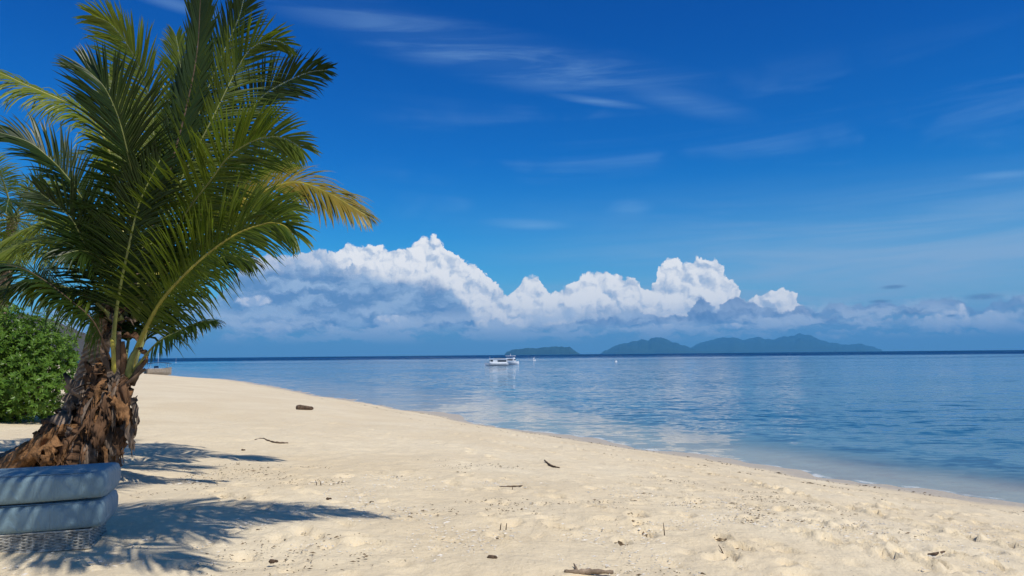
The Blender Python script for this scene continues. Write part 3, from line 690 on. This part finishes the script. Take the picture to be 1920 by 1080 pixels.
# heap of roots and fibre spreading left over the sand
mb = MB()
Cc = catmull([at(-40, 884, 11.2), at(20, 866, 11.05), at(70, 846, 10.95), at(120, 820, 10.95), at(158, 785, 11.0), at(172, 745, 11.1)], 12); V = []; F = []; nn = 40
for i, c_ in enumerate(Cc):
    t = i/(len(Cc)-1); R0 = float(np.interp(t, [0, .3, .55, .8, 1], [.10, .24, .34, .28, .12]))
    for k in range(nn):
        a = 2*math.pi*k/nn; d_ = Vector((math.cos(a)*.75, math.sin(a)*.9, math.sin(a)*.0+math.cos(a)*.0)); d_ = Vector((math.cos(a)*.55, -math.sin(a), math.cos(a)*.85))
        rr_ = R0*(1+.55*noise.noise(Vector((t*5, a*1.1, 3)))+.35*noise.noise(Vector((t*22, a*2.2, 9)))+.22*abs(noise.noise(Vector((t*9, a*7., 1)))))
        V.append(c_+d_*rr_)
for i in range(len(Cc)-1):
    for k in range(nn): F.append((i*nn+k, i*nn+(k+1)%nn, (i+1)*nn+(k+1)%nn, (i+1)*nn+k))
mb.add(V, F)
for i in range(40):
    x0 = random.uniform(110, 190); y0 = random.uniform(805, 850); x1 = x0-random.uniform(40, 150)
    p0 = at(x0, y0, 10.9); g1 = ground(max(-60, x1), random.uniform(856, 870)); mid = p0.lerp(g1, .5)+Vector((0, -.08, random.uniform(-.02, .1)))
    mb.tube(catmull([p0, mid, g1+Vector((0, 0, .02))], 6), [random.uniform(.014, .05)*(1-.05*k) for k in range(13)], 6, .8, .2)
mb.build('root_mass', HUSK3, pb, True)

def palm(x, y, hgt, lab, nf, seed, spread=3.6, lmax=.8, lean=(0, 0), mats=(L_MID, L_YEL, L_DARK), az=None, r=.16, start=.25, nl=60, group=None, low=1.25):
    rd = random.Random(seed); z = gz(x, y); root = empty('palm_tree', (x, y, z)); tag(root, lab, 'palm tree', group)
    top = Vector((x+lean[0], y+lean[1], z+hgt))
    ringed_tube([Vector((x, y, z-.1)), Vector((x+lean[0]*.3, y+lean[1]*.3, z+hgt*.35)), Vector((x+lean[0]*.75, y+lean[1]*.75, z+hgt*.75)), top], [r*1.7, r*1.1, r, r*.9]).build('trunk', TRUNK, root, True)
    if az: nf = len(az)
    for i in range(nf):
        a = az[i] if az else i*2.399+rd.uniform(-.2, .2); el = 1.15-low*(i/nf) if not az else .55
        if isinstance(a, tuple): Ls = a[2] if len(a) > 2 else spread; a, el = a[:2]
        else: Ls = spread
        L = Ls*rd.uniform(.85, 1.05); h = Vector((math.cos(a), math.sin(a), 0)); pts = []
        p = top.copy(); d = (h*math.cos(el)+Vector((0, 0, math.sin(el)))).normalized()
        for k in range(6):
            pts.append(p.copy()); p = p+d*L/5; d = (d-Vector((0, 0, 1))*(.20+.06*k)).normalized()
        # leaf faces up: measure phi from the view
        frond_up(root, pts, lmax, mats[i % len(mats)], start, nl, seed*50+i)
    return root
def frond_up(root, pts, lmax, mat, start, nl, seed):
    global CAM
    keep_ = CAM; CAM = Vector((pts[0].x-900*(pts[-1]-pts[0]).y, pts[0].y+900*(pts[-1]-pts[0]).x, pts[0].z))
    frond(root, pts, 0, lmax, mat, RIB_G, start, .7, nl, seed=seed, vee=.15)
    CAM = keep_
# palm behind the bush at the frame's left edge
q = at(24, 405, 25.0)
palm(q.x-.4, 25.0, q.z-gz(q.x, 25.)-.1, 'distant coconut palm with hanging leaves at the left edge above the bush', 24, 5, 3.5, .95, (.4, 0), (L_MID, L_DARK, L_YEL), r=.17, low=1.75)
# palm leaning over the photographer from the left, crown above the frame; it shades the mattresses and the sand
palm(-5.3, 1.8, 5.6, 'tall coconut palm leaning over the near sand in front of the stacked mattresses', 25, 9, 3.3, .85, (2.4, 3.5), (L_MID, L_DARK, L_YEL), r=.15, nl=60,
     az=[(.02,.56,5.1),(.10,.50,4.8),(-.07,.60,4.7),(.12,.20),(-.10,.22),(-.28,.35),(-.5,.15),(-.7,.3),(3.0,.15),(3.25,.30),(2.8,.3),(-2.6,.2),(3.5,.4),(-.35,.7),(-1.8,.75),(.9,1.1),(2.2,1.0),(-1.4,.5)])

# ------------------------------------------------------------------ bush
LB1 = leafmat('bush_leaf', (.045, .115, .014), (.150, .250, .032), (.16, .30, .03), .28, .35)
BARK = simple('bush_twig', (.16, .12, .08), .9, .2, .3, 12, .02)
def bush(cx, cy, blobs, n_ros, lab, seed, leaf=.085, cat='bush'):
    rd = random.Random(seed); z0 = gz(cx, cy); root = empty('bush', (cx, cy, z0)); tag(root, lab, cat)
    V = []; F = []; tot = sum(b[3]**2 for b in blobs)
    mb = MB()
    for (bx, by, bz, br) in blobs:
        c = Vector((cx+bx, cy+by, z0+bz)); k = int(n_ros*br*br/tot)
        for q in range(5):
            mb.tube(catmull([Vector((cx+bx*.2, cy+by*.2, z0-.05)), Vector((cx+bx*.7, cy+by*.7, z0+bz*.5)), c+Vector([rd.uniform(-.5, .5)*br for _ in range(3)])], 4), [.03-.0025*t for t in range(9)], 5)
        for _ in range(k):
            while True:
                d = Vector([rd.gauss(0, 1) for _ in range(3)]).normalized()
                rr = br*(1.0-.38*rd.random()**1.6)*(1+.26*noise.noise(d*2.3+c)+.20*noise.noise(d*6+c)); p = c+d*rr
                if p.z > z0+.04: break
            ax_ = (d+Vector((0, 0, .55))+Vector([rd.gauss(0, .3) for _ in range(3)])).normalized()
            s1 = ax_.orthogonal().normalized(); s2 = ax_.cross(s1)
            for j in range(8):
                a = j*2.4+rd.random(); o_ = s1*math.cos(a)+s2*math.sin(a); up_ = rd.uniform(.15, 1.1)
                ld = (o_+ax_*up_).normalized(); wdir = ld.cross(ax_).normalized(); l = leaf*rd.uniform(.7, 1.25); wd = l*.17
                b = len(V); nrm = wdir.cross(ld)
                V += [p, p+ld*l*.5-wdir*wd, p+ld*l*.5+nrm*l*.05*-1, p+ld*l*.5+wdir*wd, p+ld*l-nrm*l*.08]
                F += [(b, b+1, b+2), (b, b+2, b+3), (b+1, b+4, b+2), (b+2, b+4, b+3)]
    mesh('foliage', V, F, LB1, root); mb.build('stems', BARK, root, True)
    return root
qb = ground(20, 772)
bush(at(8, 760, 20.6).x, 20.6, [(a*1.28, b*1.28, c*1.26, d*1.27) for a, b, c, d in [(0,0,1.15,1.3),(.75,-.3,.95,.95),(-.9,-.1,1.2,1.3),(.55,.2,1.55,.75),(-.2,.1,1.85,.75),(-1.5,0,1.8,.9),(1.05,-.25,.65,.66),(.3,-.7,.7,.7),(-.8,-.8,.7,.75),(.95,-.1,1.25,.6),(-2.3,.2,1.2,1.3)]], 6600, 'dense rounded bright green bush at the left edge behind the leaning palm', 3, .125)

# ------------------------------------------------------------------ lounger and mattresses
FAB, nt = newmat('mattress_fabric')
tc = N(nt, 'ShaderNodeTexCoord'); ob = tc.outputs['Object']
n1 = N(nt, 'ShaderNodeTexNoise', {'Vector': ob, 'Scale': 5., 'Detail': 5.}).outputs[0]
n2 = N(nt, 'ShaderNodeTexNoise', {'Vector': ob, 'Scale': 260., 'Detail': 2.}).outputs[0]
cr_ = N(nt, 'ShaderNodeTexNoise', {'Vector': N(nt, 'ShaderNodeVectorMath', {0: ob, 1: (3.2, 1., 1.4)}, operation='MULTIPLY').outputs[0], 'Scale': 2.2, 'Detail': 3., 'Distortion': 1.6}).outputs[0]
c = mixc(nt, ramp(nt, n1, [(.35, 0.), (.7, 1.)]), (.185, .275, .300, 1), (.235, .335, .355, 1)); c = mixc(nt, mul(n2, .3), c, (.12, .22, .30, 1))
b = N(nt, 'ShaderNodeBsdfPrincipled', {'Base Color': c, 'Roughness': .62, 'Specular IOR Level': .4, 'Sheen Weight': .15, 'Normal': N(nt, 'ShaderNodeBump', {'Height': mth(nt, 'ADD', mul(cr_, 3.), mth(nt, 'ADD', mul(n1, 1.5), mul(n2, .12))), 'Strength': .7, 'Distance': .02}).outputs[0]})
N(nt, 'ShaderNodeOutputMaterial', {0: b.outputs[0]})
PIPE = simple('mattress_piping', (.11, .21, .30), .6, .4, .15, 20)
WICK = simple('wicker_strand', (.50, .47, .39), .7, .35, .25, 25, .004, 90)
RIMM = simple('lounger_frame', (.34, .31, .26), .7, .3, .2, 15)
LR = R(17.0)
gl_ = ground(174, 1028)
def lx(x, y, z):              # lounger frame: x to the left of the right end, y back, z up
    c_, s_ = math.cos(LR), math.sin(LR); return Vector((gl_.x-x*c_-y*s_*1.0+0, gl_.y-x*s_+y*c_, gl_.z+z))
WD, LN = .64, 2.0
def mattress(z0, h, over_, lab, seed, puff):
    root = empty('mattress', lx(LN/2, WD/2, z0)); tag(root, lab, 'mattress', 'mattresses stacked on the lounger')
    nl_, ns = 130, 64; V = []; F = []
    for i in range(nl_+1):
        t = i/nl_; x = -over_+t*(LN+2*over_)
        e_ = min(t, 1-t)*(LN+2*over_); rr = .11; k = 1.0 if e_ > rr else max(0, 1-(1-e_/rr)**3.5)**(1/3.5); 
        kk = .30+.70*k if e_ > 0 else .30
        for j in range(ns):
            a = 2*math.pi*j/ns; ca, sa = math.cos(a), math.sin(a); n_ = 2/4.8
            yy = math.copysign(abs(ca)**n_, ca)*(WD/2+.02+.02)*(.92+.08*k); zz = math.copysign(abs(sa)**n_, sa)*h/2*(.55+.45*k)
            pf_ = puff*(math.sin(x*3.1+seed)*.5+.5)+.010*noise.noise(Vector((x*4, ca*2, sa*2+seed)))
            sag = -.018*math.sin(math.pi*t)
            V.append(lx(x, WD/2+yy*(1+pf_*.5), z0+h/2+zz*(1+pf_)+sag))
    for i in range(nl_):
        for j in range(ns): F.append((i*ns+j, i*ns+(j+1)%ns, (i+1)*ns+(j+1)%ns, (i+1)*ns+j))
    F.append(tuple(range(ns-1, -1, -1))); F.append(tuple(nl_*ns+j for j in range(ns)))
    cov = mesh('cover', V, F, FAB, root, True)
    # welted seam along the upper and lower edges
    for zf in (.86, -.86):
        mb = MB(); pts = []
        e2 = .035
        yf = (WD/2+.035)*(1-abs(zf)**4.8)**(1/4.8)
        for k in range(41): pts.append(lx(.03+(LN-.06)*k/40, WD/2-yf-.006, z0+h/2+zf*h/2))
        mb.tube(pts, .005, 6); mb.build('piping', PIPE, cov, True)
    return root
lou = empty('sun_lounger', lx(LN/2, WD/2, 0)); tag(lou, 'low pale wicker lounger base on the sand under two blue mattresses', 'sun lounger')
BH = .165
def weave(x0, x1, yf, axis_):
    mb = MB(); rows = 11
    span = x1-x0; n_ = int(span/.022)
    for r_ in range(rows):
        z = .022+r_*(BH-.03)/(rows-1); pts = []
        for k in range(n_+1):
            s = x0+span*k/n_; o_ = .006*math.sin(k*math.pi/2+(r_ % 2)*math.pi)
            pts.append(lx(s, yf-o_, z+.0015*math.sin(k*.7+r_)) if axis_ == 'x' else lx(yf-o_, s, z))
        mb.tube(pts, .0075, 5, .8)
    for k in range(0, n_+1, 4):
        s = x0+span*k/n_
        mb.tube([lx(s, yf, .0), lx(s, yf, BH)] if axis_ == 'x' else [lx(yf, s, 0), lx(yf, s, BH)], .005, 5)
    return mb
weave(.03, LN-.03, .0, 'x').build('woven_panel', WICK, lou, True)
weave(.03, LN-.03, WD, 'x').build('woven_panel', WICK, lou, True)
weave(.0, WD, .035, 'y').build('woven_panel', WICK, lou, True)
weave(.0, WD, LN-.035, 'y').build('woven_panel', WICK, lou, True)
mb = MB(); mb.box(lx(LN/2, WD/2, BH*.55), (LN-.1, WD-.06, BH*.8), LR); mb.build('frame', RIMM, lou)
mb = MB()
for (x, y) in ((.05, .03), (LN-.05, .03), (LN-.05, WD-.03), (.05, WD-.03)): pass
for zz in (.008, BH): mb.tube([lx(.02, -.006, zz), lx(LN-.02, -.006, zz), lx(LN-.02, WD+.006, zz), lx(.02, WD+.006, zz), lx(.02, -.006, zz)], .010, 6)
mb.build('rim', WICK, lou, True)
for (x, y) in ((.07, .05), (LN-.07, .05), (.07, WD-.05), (LN-.07, WD-.05)):
    mb = MB(); mb.box(lx(x, y, -.05), (.06, .06, .14), LR); mb.build('leg', RIMM, lou)
mattress(BH+.006, .255, .07, 'lower blue mattress, lying directly on the wicker lounger base', 1, .02)
mattress(BH+.262, .255, .085, 'upper blue mattress, topmost of the two stacked on the wicker lounger', 5, .03)

# ------------------------------------------------------------------ boats
GEL = simple('white_gelcoat', (.80, .82, .82), .3, .5, .05, 2)
GREYP = simple('grey_boat_paint', (.32, .35, .38), .4, .5, .08, 3)
GLASS = simple('dark_boat_glass', (.02, .03, .04), .12, .6, .05, 2)
ALU = simple('weathered_aluminium', (.34, .28, .21), .5, .4, .15, 4)
CANV = simple('navy_canvas', (.03, .07, .14), .8, .2, .1, 5)
STEEL = simple('boat_steel', (.55, .56, .57), .35, .5, .05, 5, metal=.6)
def hull_mb(L, W, Hh, ox=0, oy=0, z0=-.25, bow=1, deep=.35):
    """pointed bow towards +x, transom at -x"""
    secs = []; n_ = 14
    for i in range(n_+1):
        t = i/n_; x = -L/2+L*t; w_ = W/2*(1-max(0, (t-.5)/.5)**2.2)*(.92+.08*min(1, t*4)); sheer = Hh*(1+.22*max(0, (t-.4)/.6)**2)
        kz = z0+deep*max(0, (t-.65)/.35)**2
        secs.append([(x*bow+ox, oy-w_-.001, sheer), (x*bow+ox, oy-w_*.92-.001, Hh*.45), (x*bow+ox, oy-w_*.55-.001, kz*.4), (x*bow+ox, oy, kz), (x*bow+ox, oy+w_*.55+.001, kz*.4), (x*bow+ox, oy+w_*.92+.001, Hh*.45), (x*bow+ox, oy+w_+.001, sheer)])
    V = [p for s in secs for p in s]; F = []
    for i in range(n_):
        for j in range(6): F.append((i*7+j, i*7+j+1, (i+1)*7+j+1, (i+1)*7+j))
        F.append((i*7+6, i*7, (i+1)*7, (i+1)*7+6))
    F.append(tuple(range(6, -1, -1))); F.append(tuple(n_*7+j for j in range(7)))
    mb = MB(); mb.add(V, F); return mb
def place(mb, name, mat, root, rz, loc, sm=False):
    V = [Vector((p[0]*math.cos(rz)-p[1]*math.sin(rz)+loc[0], p[0]*math.sin(rz)+p[1]*math.cos(rz)+loc[1], p[2]+loc[2])) for p in mb.v]
    return mesh(name, V, mb.f, mat, root, sm)
# catamaran-like day boat, bow to the left
pos = on_plane(931, 685.6); pos.z = 0; rt = empty('motor_boat', pos); tag(rt, 'long low white motor boat with a dark side window, bow pointing left', 'boat'); rz = R(-176); L = 7.0
hl = place(hull_mb(L, 2.3, .72, bow=1), 'hull', GEL, rt, rz, pos)
st = MB(); st.box((-.1, 1.165, .38), (L*.78, .02, .14)); st.box((-.1, -1.165, .38), (L*.78, .02, .14)); place(st, 'stripe', GREYP, hl, rz, pos)
cb = MB(); cb.box((-.55, 0, 1.30), (5.3, 1.9, 1.15), 0, .93); place(cb, 'cabin', GEL, rt, rz, pos)
rf = MB(); rf.box((-.55, 0, 1.98), (5.7, 2.1, .14), 0, .97); place(rf, 'roof', GEL, rt, rz, pos)
for (x, ln) in ((-1.6, 2.6),):
    for s in (-1, 1):
        wn = MB(); wn.box((x, s*.94, 1.38), (ln, .06, .46)); place(wn, 'side_window', GLASS, rt, rz, pos)
for s in (-1, 1):
    wn = MB(); wn.box((1.45, s*.93, 1.46), (.75, .06, .42)); place(wn, 'side_window', GLASS, rt, rz, pos)
wn = MB(); wn.box((2.04, 0, 1.46), (.1, 1.5, .42)); place(wn, 'windscreen', GLASS, rt, rz, pos)
mb = MB(); mb.tube([(2.0, 0, 2.0), (2.0, 0, 2.75)], .03, 6); place(mb, 'antenna', STEEL, rt, rz, pos)
mb = MB(); mb.box((-.9, 0, 2.20), (3.4, 1.3, .25), 0, .9); place(mb, 'roof_rack', CANV, rt, rz, pos)
mb = MB()
for k in range(5): mb.tube([(2.3+k*.26, -.5+.1*k, .85), (2.3+k*.26, -.5+.1*k, 1.15)], .02, 5); mb.tube([(2.3+k*.26, .5-.1*k, .85), (2.3+k*.26, .5-.1*k, 1.15)], .02, 5)
mb.tube([(2.3, -.5, 1.15), (3.34, -.1, 1.15), (3.34, .1, 1.15), (2.3, .5, 1.15)], .02, 5); place(mb, 'bow_rail', STEEL, rt, rz, pos)
# second boat behind, bow right, flybridge
pos = on_plane(959, 683.2); pos.z = 0; rt = empty('motor_boat', pos); tag(rt, 'shorter white motor boat with tall flat roofed cabin behind the longer boat, bow pointing right', 'boat'); rz = R(-22); L = 5.4
place(hull_mb(L, 2.4, .85), 'hull', GEL, rt, rz, pos)
cb = MB(); cb.box((-.25, 0, 1.40), (3.0, 1.7, .85), 0, .92); place(cb, 'cabin', GEL, rt, rz, pos)
for s in (-1, 1):
    wn = MB(); wn.box((-.15, s*.83, 1.52), (1.9, .06, .38)); place(wn, 'side_window', GLASS, rt, rz, pos)
wn = MB(); wn.box((1.22, 0, 1.52), (.12, 1.3, .4)); place(wn, 'windscreen', GLASS, rt, rz, pos)
mb = MB(); mb.box((-.3, 0, 2.05), (2.7, 1.6, .35), 0, .9); place(mb, 'flybridge', GEL, rt, rz, pos)
mb = MB()
for x in (-1.4, .75):
    for y in (-.7, .7): mb.tube([(x, y, 2.1), (x, y, 2.75)], .035, 6)
place(mb, 'roof_post', STEEL, rt, rz, pos)
mb = MB(); mb.box((-.3, 0, 2.80), (3.1, 1.9, .10), 0, .95); place(mb, 'roof', GEL, rt, rz, pos)
mb = MB(); mb.tube([(-.3, 0, 2.8), (-.3, 0, 3.6)], [.09, .03], 6); place(mb, 'mast', GEL, rt, rz, pos)
mb = MB(); mb.box((-2.25, 0, 1.2), (.9, 1.9, .9)); place(mb, 'stern_enclosure', CANV, rt, rz, pos)
# beached boat with bimini
pos = on_plane(298, 704.0); pos.z = 0; rt = empty('dinghy', pos); tag(rt, 'small weathered boat with a blue sunshade lying at the water\'s edge right of the palm', 'boat'); rz = R(42); L = 4.4
place(hull_mb(L, 1.7, 1.25, z0=-.05, deep=.3), 'hull', ALU, rt, rz, pos)
mb = MB(); mb.box((-.5, 0, 1.27), (L*.62, 1.3, .08), 0, .96); place(mb, 'deck', GREYP, rt, rz, pos)
mb = MB(); mb.box((-.5, 0, 1.5), (.7, .6, .5), 0, .85); place(mb, 'console', CANV, rt, rz, pos)
mb = MB()
for x in (-1.7, 1.5):
    for y in (-.65, .65): mb.tube([(x, y, 1.2), (x*.95, y, 2.25)], .03, 6)
place(mb, 'canopy_frame', STEEL, rt, rz, pos)
mb = MB()
Vc = []; Fc = []
for i in range(9):
    for j in range(5):
        u_ = i/8*2-1; v_ = j/4*2-1; Vc.append((u_*1.9, v_*.85, 2.25+.14*(1-u_*u_)+.05*(1-v_*v_)))
for i in range(8):
    for j in range(4): Fc.append((i*5+j, (i+1)*5+j, (i+1)*5+j+1, i*5+j+1))
mb.add(Vc, Fc); cv = place(mb, 'canopy', CANV, rt, rz, pos); sm_ = cv.modifiers.new('t', 'SOLIDIFY'); sm_.thickness = .10
mb = MB(); mb.tube([(-.2, 0, 1.0), (-.2, 0, 4.1)], .02, 6); place(mb, 'mast', GEL, rt, rz, pos)
mb = MB(); mb.box((-2.45, 0, .75), (.3, .35, .6), 0, .8); mb.box((-2.5, 0, .3), (.15, .15, .6)); place(mb, 'outboard_motor', GLASS, rt, rz, pos)
# far sailing boats and mooring buoys
def sailboat(px, py, L, lab, k=1., head=.5):
    pos = on_plane(px, py); pos.z = 0; rt = empty('sailing_boat', pos); tag(rt, lab, 'boat', 'sailing boats far out'); rz = R(20)
    place(hull_mb(L, L*.28, .5*k), 'hull', GEL, rt, rz, pos)
    mb = MB(); mb.tube([(0, 0, .3), (0, 0, L*1.25)], .05, 6); place(mb, 'mast', STEEL, rt, rz, pos)
    mb = MB(); mb.add([(0, 0, .8), (-L*.42, .25, .8), (0, 0, L*1.15), (-.02, .06, .8), (-L*.42, .31, .8), (-.02, .06, L*1.15)], [(0, 1, 2), (5, 4, 3), (0, 3, 4, 1), (1, 4, 5, 2), (2, 5, 3, 0)]); place(mb, 'sail', GEL, rt, rz, pos)
sailboat(1002, 676.5, 1.7, 'tiny white sailing boat to the right of the two motor boats')
sailboat(1155, 679.0, .9, 'tiny white boat in open water below the left end of the long island')
def buoy(px, py, r_, h_, lab):
    pos = on_plane(px, py); pos.z = 0; rt = empty('mooring_buoy', pos); tag(rt, lab, 'buoy')
    mb = MB(); mb.tube([(0,0,-.1),(0,0,r_*.3),(0,0,r_*.9),(0,0,r_*1.2)], [r_*.6, r_, r_*.7, .05], 10); place(mb, 'float', GEL, rt, 0, pos, True)
    mb = MB(); mb.tube([(0,0,r_),(0,0,h_)], .035, 6); place(mb, 'pole', GEL, rt, 0, pos)
buoy(330, 680, .3, 3.4, 'slim white marker pole in the water right of the beached boat')

# ------------------------------------------------------------------ driftwood and litter
DW = simple('driftwood_dark', (.15, .10, .065), .9, .2, .3, 9, .01, 50)
DW2 = simple('driftwood_pale', (.30, .22, .15), .9, .2, .3, 9, .01, 50)
def stick(pix, rad, lab, mat=DW, lift=.01, name='driftwood_stick', branch=None):
    P_ = [ground(a, b) for a, b in pix]; root_p = P_[0]
    pts = catmull([p+Vector((0, 0, lift+random.uniform(0, .006))) for p in P_], 6)
    n_ = len(pts); mb = MB(); mb.tube(pts, [rad*(.65+.5*math.sin(math.pi*(k/(n_-1)))+.15*math.sin(k*1.9)) for k in range(n_)], 8, .8, .25)
    if branch:
        for (a, b, h) in branch:
            g_ = min(P_, key=lambda p: (p-ground(a, b)).length); mb.tube([g_, g_.lerp(ground(a, b), .6)+Vector((0, 0, h*.6)), ground(a, b)+Vector((0, 0, h))], [rad*.7, rad*.5, rad*.2], 6)
    o = mb.build(name, mat, None, True, origin=root_p); tag(o, lab, 'driftwood'); return o
stick([(478,826),(492,824),(506,829),(522,832),(540,832)], .028, 'long thin wavy dark strip on the sand at the tip of the palm shadow')  # thin dark wavy strip laid on the sand
stick([(1021,864),(1027,870),(1036,875),(1049,878)], .022, 'small curved stick on open sand near the middle of the beach')
stick([(1058,1075),(1085,1077),(1110,1076),(1150,1077)], .022, 'thick brown branch with a short fork at the bottom edge', DW2, .015, branch=[(1076,1063,.03)])
stick([(936,914),(960,914),(983,912)], .010, 'straight twig lying across the sand, crossed by an upright peg', DW)
stick([(1740,1042),(1755,1040),(1772,1036)], .012, 'short dark stick among footprints near the bottom right', DW)
def peg(px, py, h_, lab, lean=(0, 0), n_=1):
    p = ground(px, py); mb = MB()
    for k in range(n_): mb.tube([p+Vector((k*.06, 0, -.02)), p+Vector((k*.06+lean[0]*.5, lean[1]*.5, h_*.5)), p+Vector((k*.06+lean[0], lean[1], h_))], [.006, .005, .003], 6)
    o = mb.build('upright_twig', DW, None, True, origin=p); tag(o, lab, 'twig')
peg(961, 920, .07, 'stubby upright peg standing across the straight twig')
peg(938, 990, .05, 'pair of short pale twigs poking up right of the long shadow', (.01, 0), 2)
peg(1246, 1001, .12, 'thin tall twig standing upright near the bottom centre', (-.01, 0))
peg(1357, 1037, .08, 'thin twig leaning left near the bottom right of centre', (-.05, 0))
peg(594, 908, .06, 'forked dark twig standing on the sand above the long shadow', (-.02, 0), 2)
# log
p = ground(556, 768); p2 = ground(587, 769)
ax_ = (p2-p); mb = MB(); pts = [p.lerp(p2, t)+Vector((0, 0, .085+.01*math.sin(t*5))) for t in np.linspace(0, 1, 14)]
mb.tube(pts, [.085, .115, .12, .118, .11, .105, .10, .102, .095, .09, .085, .09, .075, .05], 12, .85, .16)
lg_ = mb.build('log', DW, None, True, origin=p); tag(lg_, 'dark weathered log lying alone on the upper beach', 'log')
# dark coconut fragments
def nut(px, py, r_, lab, group=None):
    p = ground(px, py); mb = MB(); n_ = 8
    for (ex, ey, s) in ((0, 0, 1.), (.9, .2, .7)):
        mb.tube([p+Vector((ex*r_-r_*.8*s, ey*r_, r_*.35)), p+Vector((ex*r_-r_*.4*s, ey*r_, r_*.45)), p+Vector((ex*r_+r_*.4*s, ey*r_, r_*.4)), p+Vector((ex*r_+r_*.8*s, ey*r_, r_*.3))], [r_*.15, r_*.55*s, r_*.5*s, r_*.1], n_, .7, .3)
    o = mb.build('husk_fragment', DW, None, True, origin=p); tag(o, lab, 'husk fragment', group)
nut(455, 845, .037, 'flat dark husk fragment just right of the middle palm shadow')
nut(615, 937, .031, 'dark knobbly husk fragment above the long shadow on the sand')
nut(696, 943, .024, 'small dark husk fragment to the right of the knobbly one')
nut(767, 972, .024, 'small dark husk fragment at the right tip of the long shadow')
nut(484, 998, .034, 'reddish husk fragment at the lower edge of the long shadow')
nut(920, 1049, .041, 'flattened brown husk fragment near the bottom left of centre')
nut(510, 1056, .034, 'brown husk fragment near the bottom, left of centre')
# uncountable small coral, shell and leaf bits
def litter(name, n, sizes, mat, seed, region, dens):
    rd = random.Random(seed); V = []; F = []; k = 0; pts = []
    while len(pts) < n:
        x, y = rd.uniform(*region[0]), rd.uniform(*region[1]); pts.append((x, y))
    P_ = np.array(pts); d = vnoise(P_[:, 0], P_[:, 1], 1.6, seed)+vnoise(P_[:, 0], P_[:, 1], .5, seed+1)*.6; sdv = sdist(P_[:, 0], P_[:, 1]); keep = (d > dens) & (sdv > .3)
    P_ = P_[keep]; zz = base_z(P_[:, 0], P_[:, 1], sdist(P_[:, 0], P_[:, 1]))
    rows = [(x, y, z, 1., None) for (x, y), z in zip(P_, zz)]
    if name == 'leaf_litter':     # larger bits clustered in the footprints
        for (cx, cy, dep, th, la, lb) in PR[:58]:
            for _ in range(9):
                x = cx+rd.gauss(0, .06)+math.cos(th)*rd.gauss(0, .10); y = cy+rd.gauss(0, .03)+math.sin(th)*rd.gauss(0, .10); rows.append((x, y, gz(x, y)-dep*.9, 2.4, th))
        for off_, num, kk in ((.35, 420, 2.2), (.55, 260, 1.5), (2.0, 260, 2.0), (3.6, 200, 1.8)):     # tide lines
            for _ in range(num):
                q0 = shn[rd.randrange(len(shn)-1)]; q1 = shn[(np.abs(shn-q0).sum(1)).argmin()-1 if (np.abs(shn-q0).sum(1)).argmin() else 1]; t_ = rd.random(); c_ = q0*(1-t_)+q1*t_; dd = q1-q0; L_ = np.hypot(*dd)+1e-9; n_ = np.array([-dd[1], dd[0]])/L_
                if n_[0] > 0: n_ = -n_
                oo = off_+rd.gauss(0, .10)+.35*float(vnoise(np.array([c_[0]]), np.array([c_[1]]), 2.2, 4)[0]); x, y = c_+n_*oo; z = gz(x, y)
                if z > .02 and float(vnoise(np.array([x]), np.array([y]), 1.1, 7)[0]) > -.12: rows.append((x, y, z, kk*rd.uniform(.5, 1.2), 0))
    for x, y, z, kk, th_ in rows:
        s = kk*rd.uniform(*sizes)*(1 if rd.random() < .9 else 1.8); a = rd.uniform(0, 6.28); l = s*rd.uniform(1, 2.6); b = len(V); ca, sa = math.cos(a), math.sin(a); z += .004
        for (u_, v_, w_) in ((-l, 0, 0), (0, -s*.6, 0), (l, 0, .2*s), (0, s*.6, 0), (0, 0, s*.7)): V.append((x+u_*ca-v_*sa, y+u_*sa+v_*ca, z+w_))
        F += [(b, b+1, b+4), (b+1, b+2, b+4), (b+2, b+3, b+4), (b+3, b, b+4)]
    o = mesh(name, V, F, mat); tag(o, kind='stuff')
    return o
BIT = simple('leaf_litter_bits', (.22, .155, .09), .9, .2, .35, 30)
BITW = simple('coral_bits', (.74, .68, .58), .8, .3, .15, 30)
o = litter('leaf_litter', 17000, (.004, .012), BIT, 21, ((-6, 10), (4.3, 15)), .12); o['label'] = 'scattered dark leaf and twig bits on the sand'; o['category'] = 'litter'
o = litter('coral_fragments', 14000, (.004, .011), BITW, 31, ((-5, 8), (4.3, 12)), .0); o['label'] = 'scattered pale coral and shell bits on the sand'; o['category'] = 'coral bits'

# ------------------------------------------------------------------ air
HAZE = True
if HAZE:
    m, nt = newmat('sea_haze')
    v = N(nt, 'ShaderNodeVolumePrincipled'); v.inputs['Color'].default_value = (.15, .56, 1.0, 1); v.inputs['Density'].default_value = 4.6e-5; v.inputs['Anisotropy'].default_value = 0.0
    ou = N(nt, 'ShaderNodeOutputMaterial'); nt.links.new(v.outputs[0], ou.inputs['Volume'])
    mb = MB(); mb.box((0, 14000, 450-16), (62000, 36000, 930)); o = mb.build('haze', m); tag(o, kind='stuff')
    o['label'] = 'thin blue sea haze over the bay'; o['category'] = 'haze'

vs = scn.view_settings; vs.view_transform = 'Standard'; vs.look = 'None'; vs.exposure = 0; vs.gamma = 1
scn.cycles.max_bounces = 8; scn.cycles.transparent_max_bounces = 12
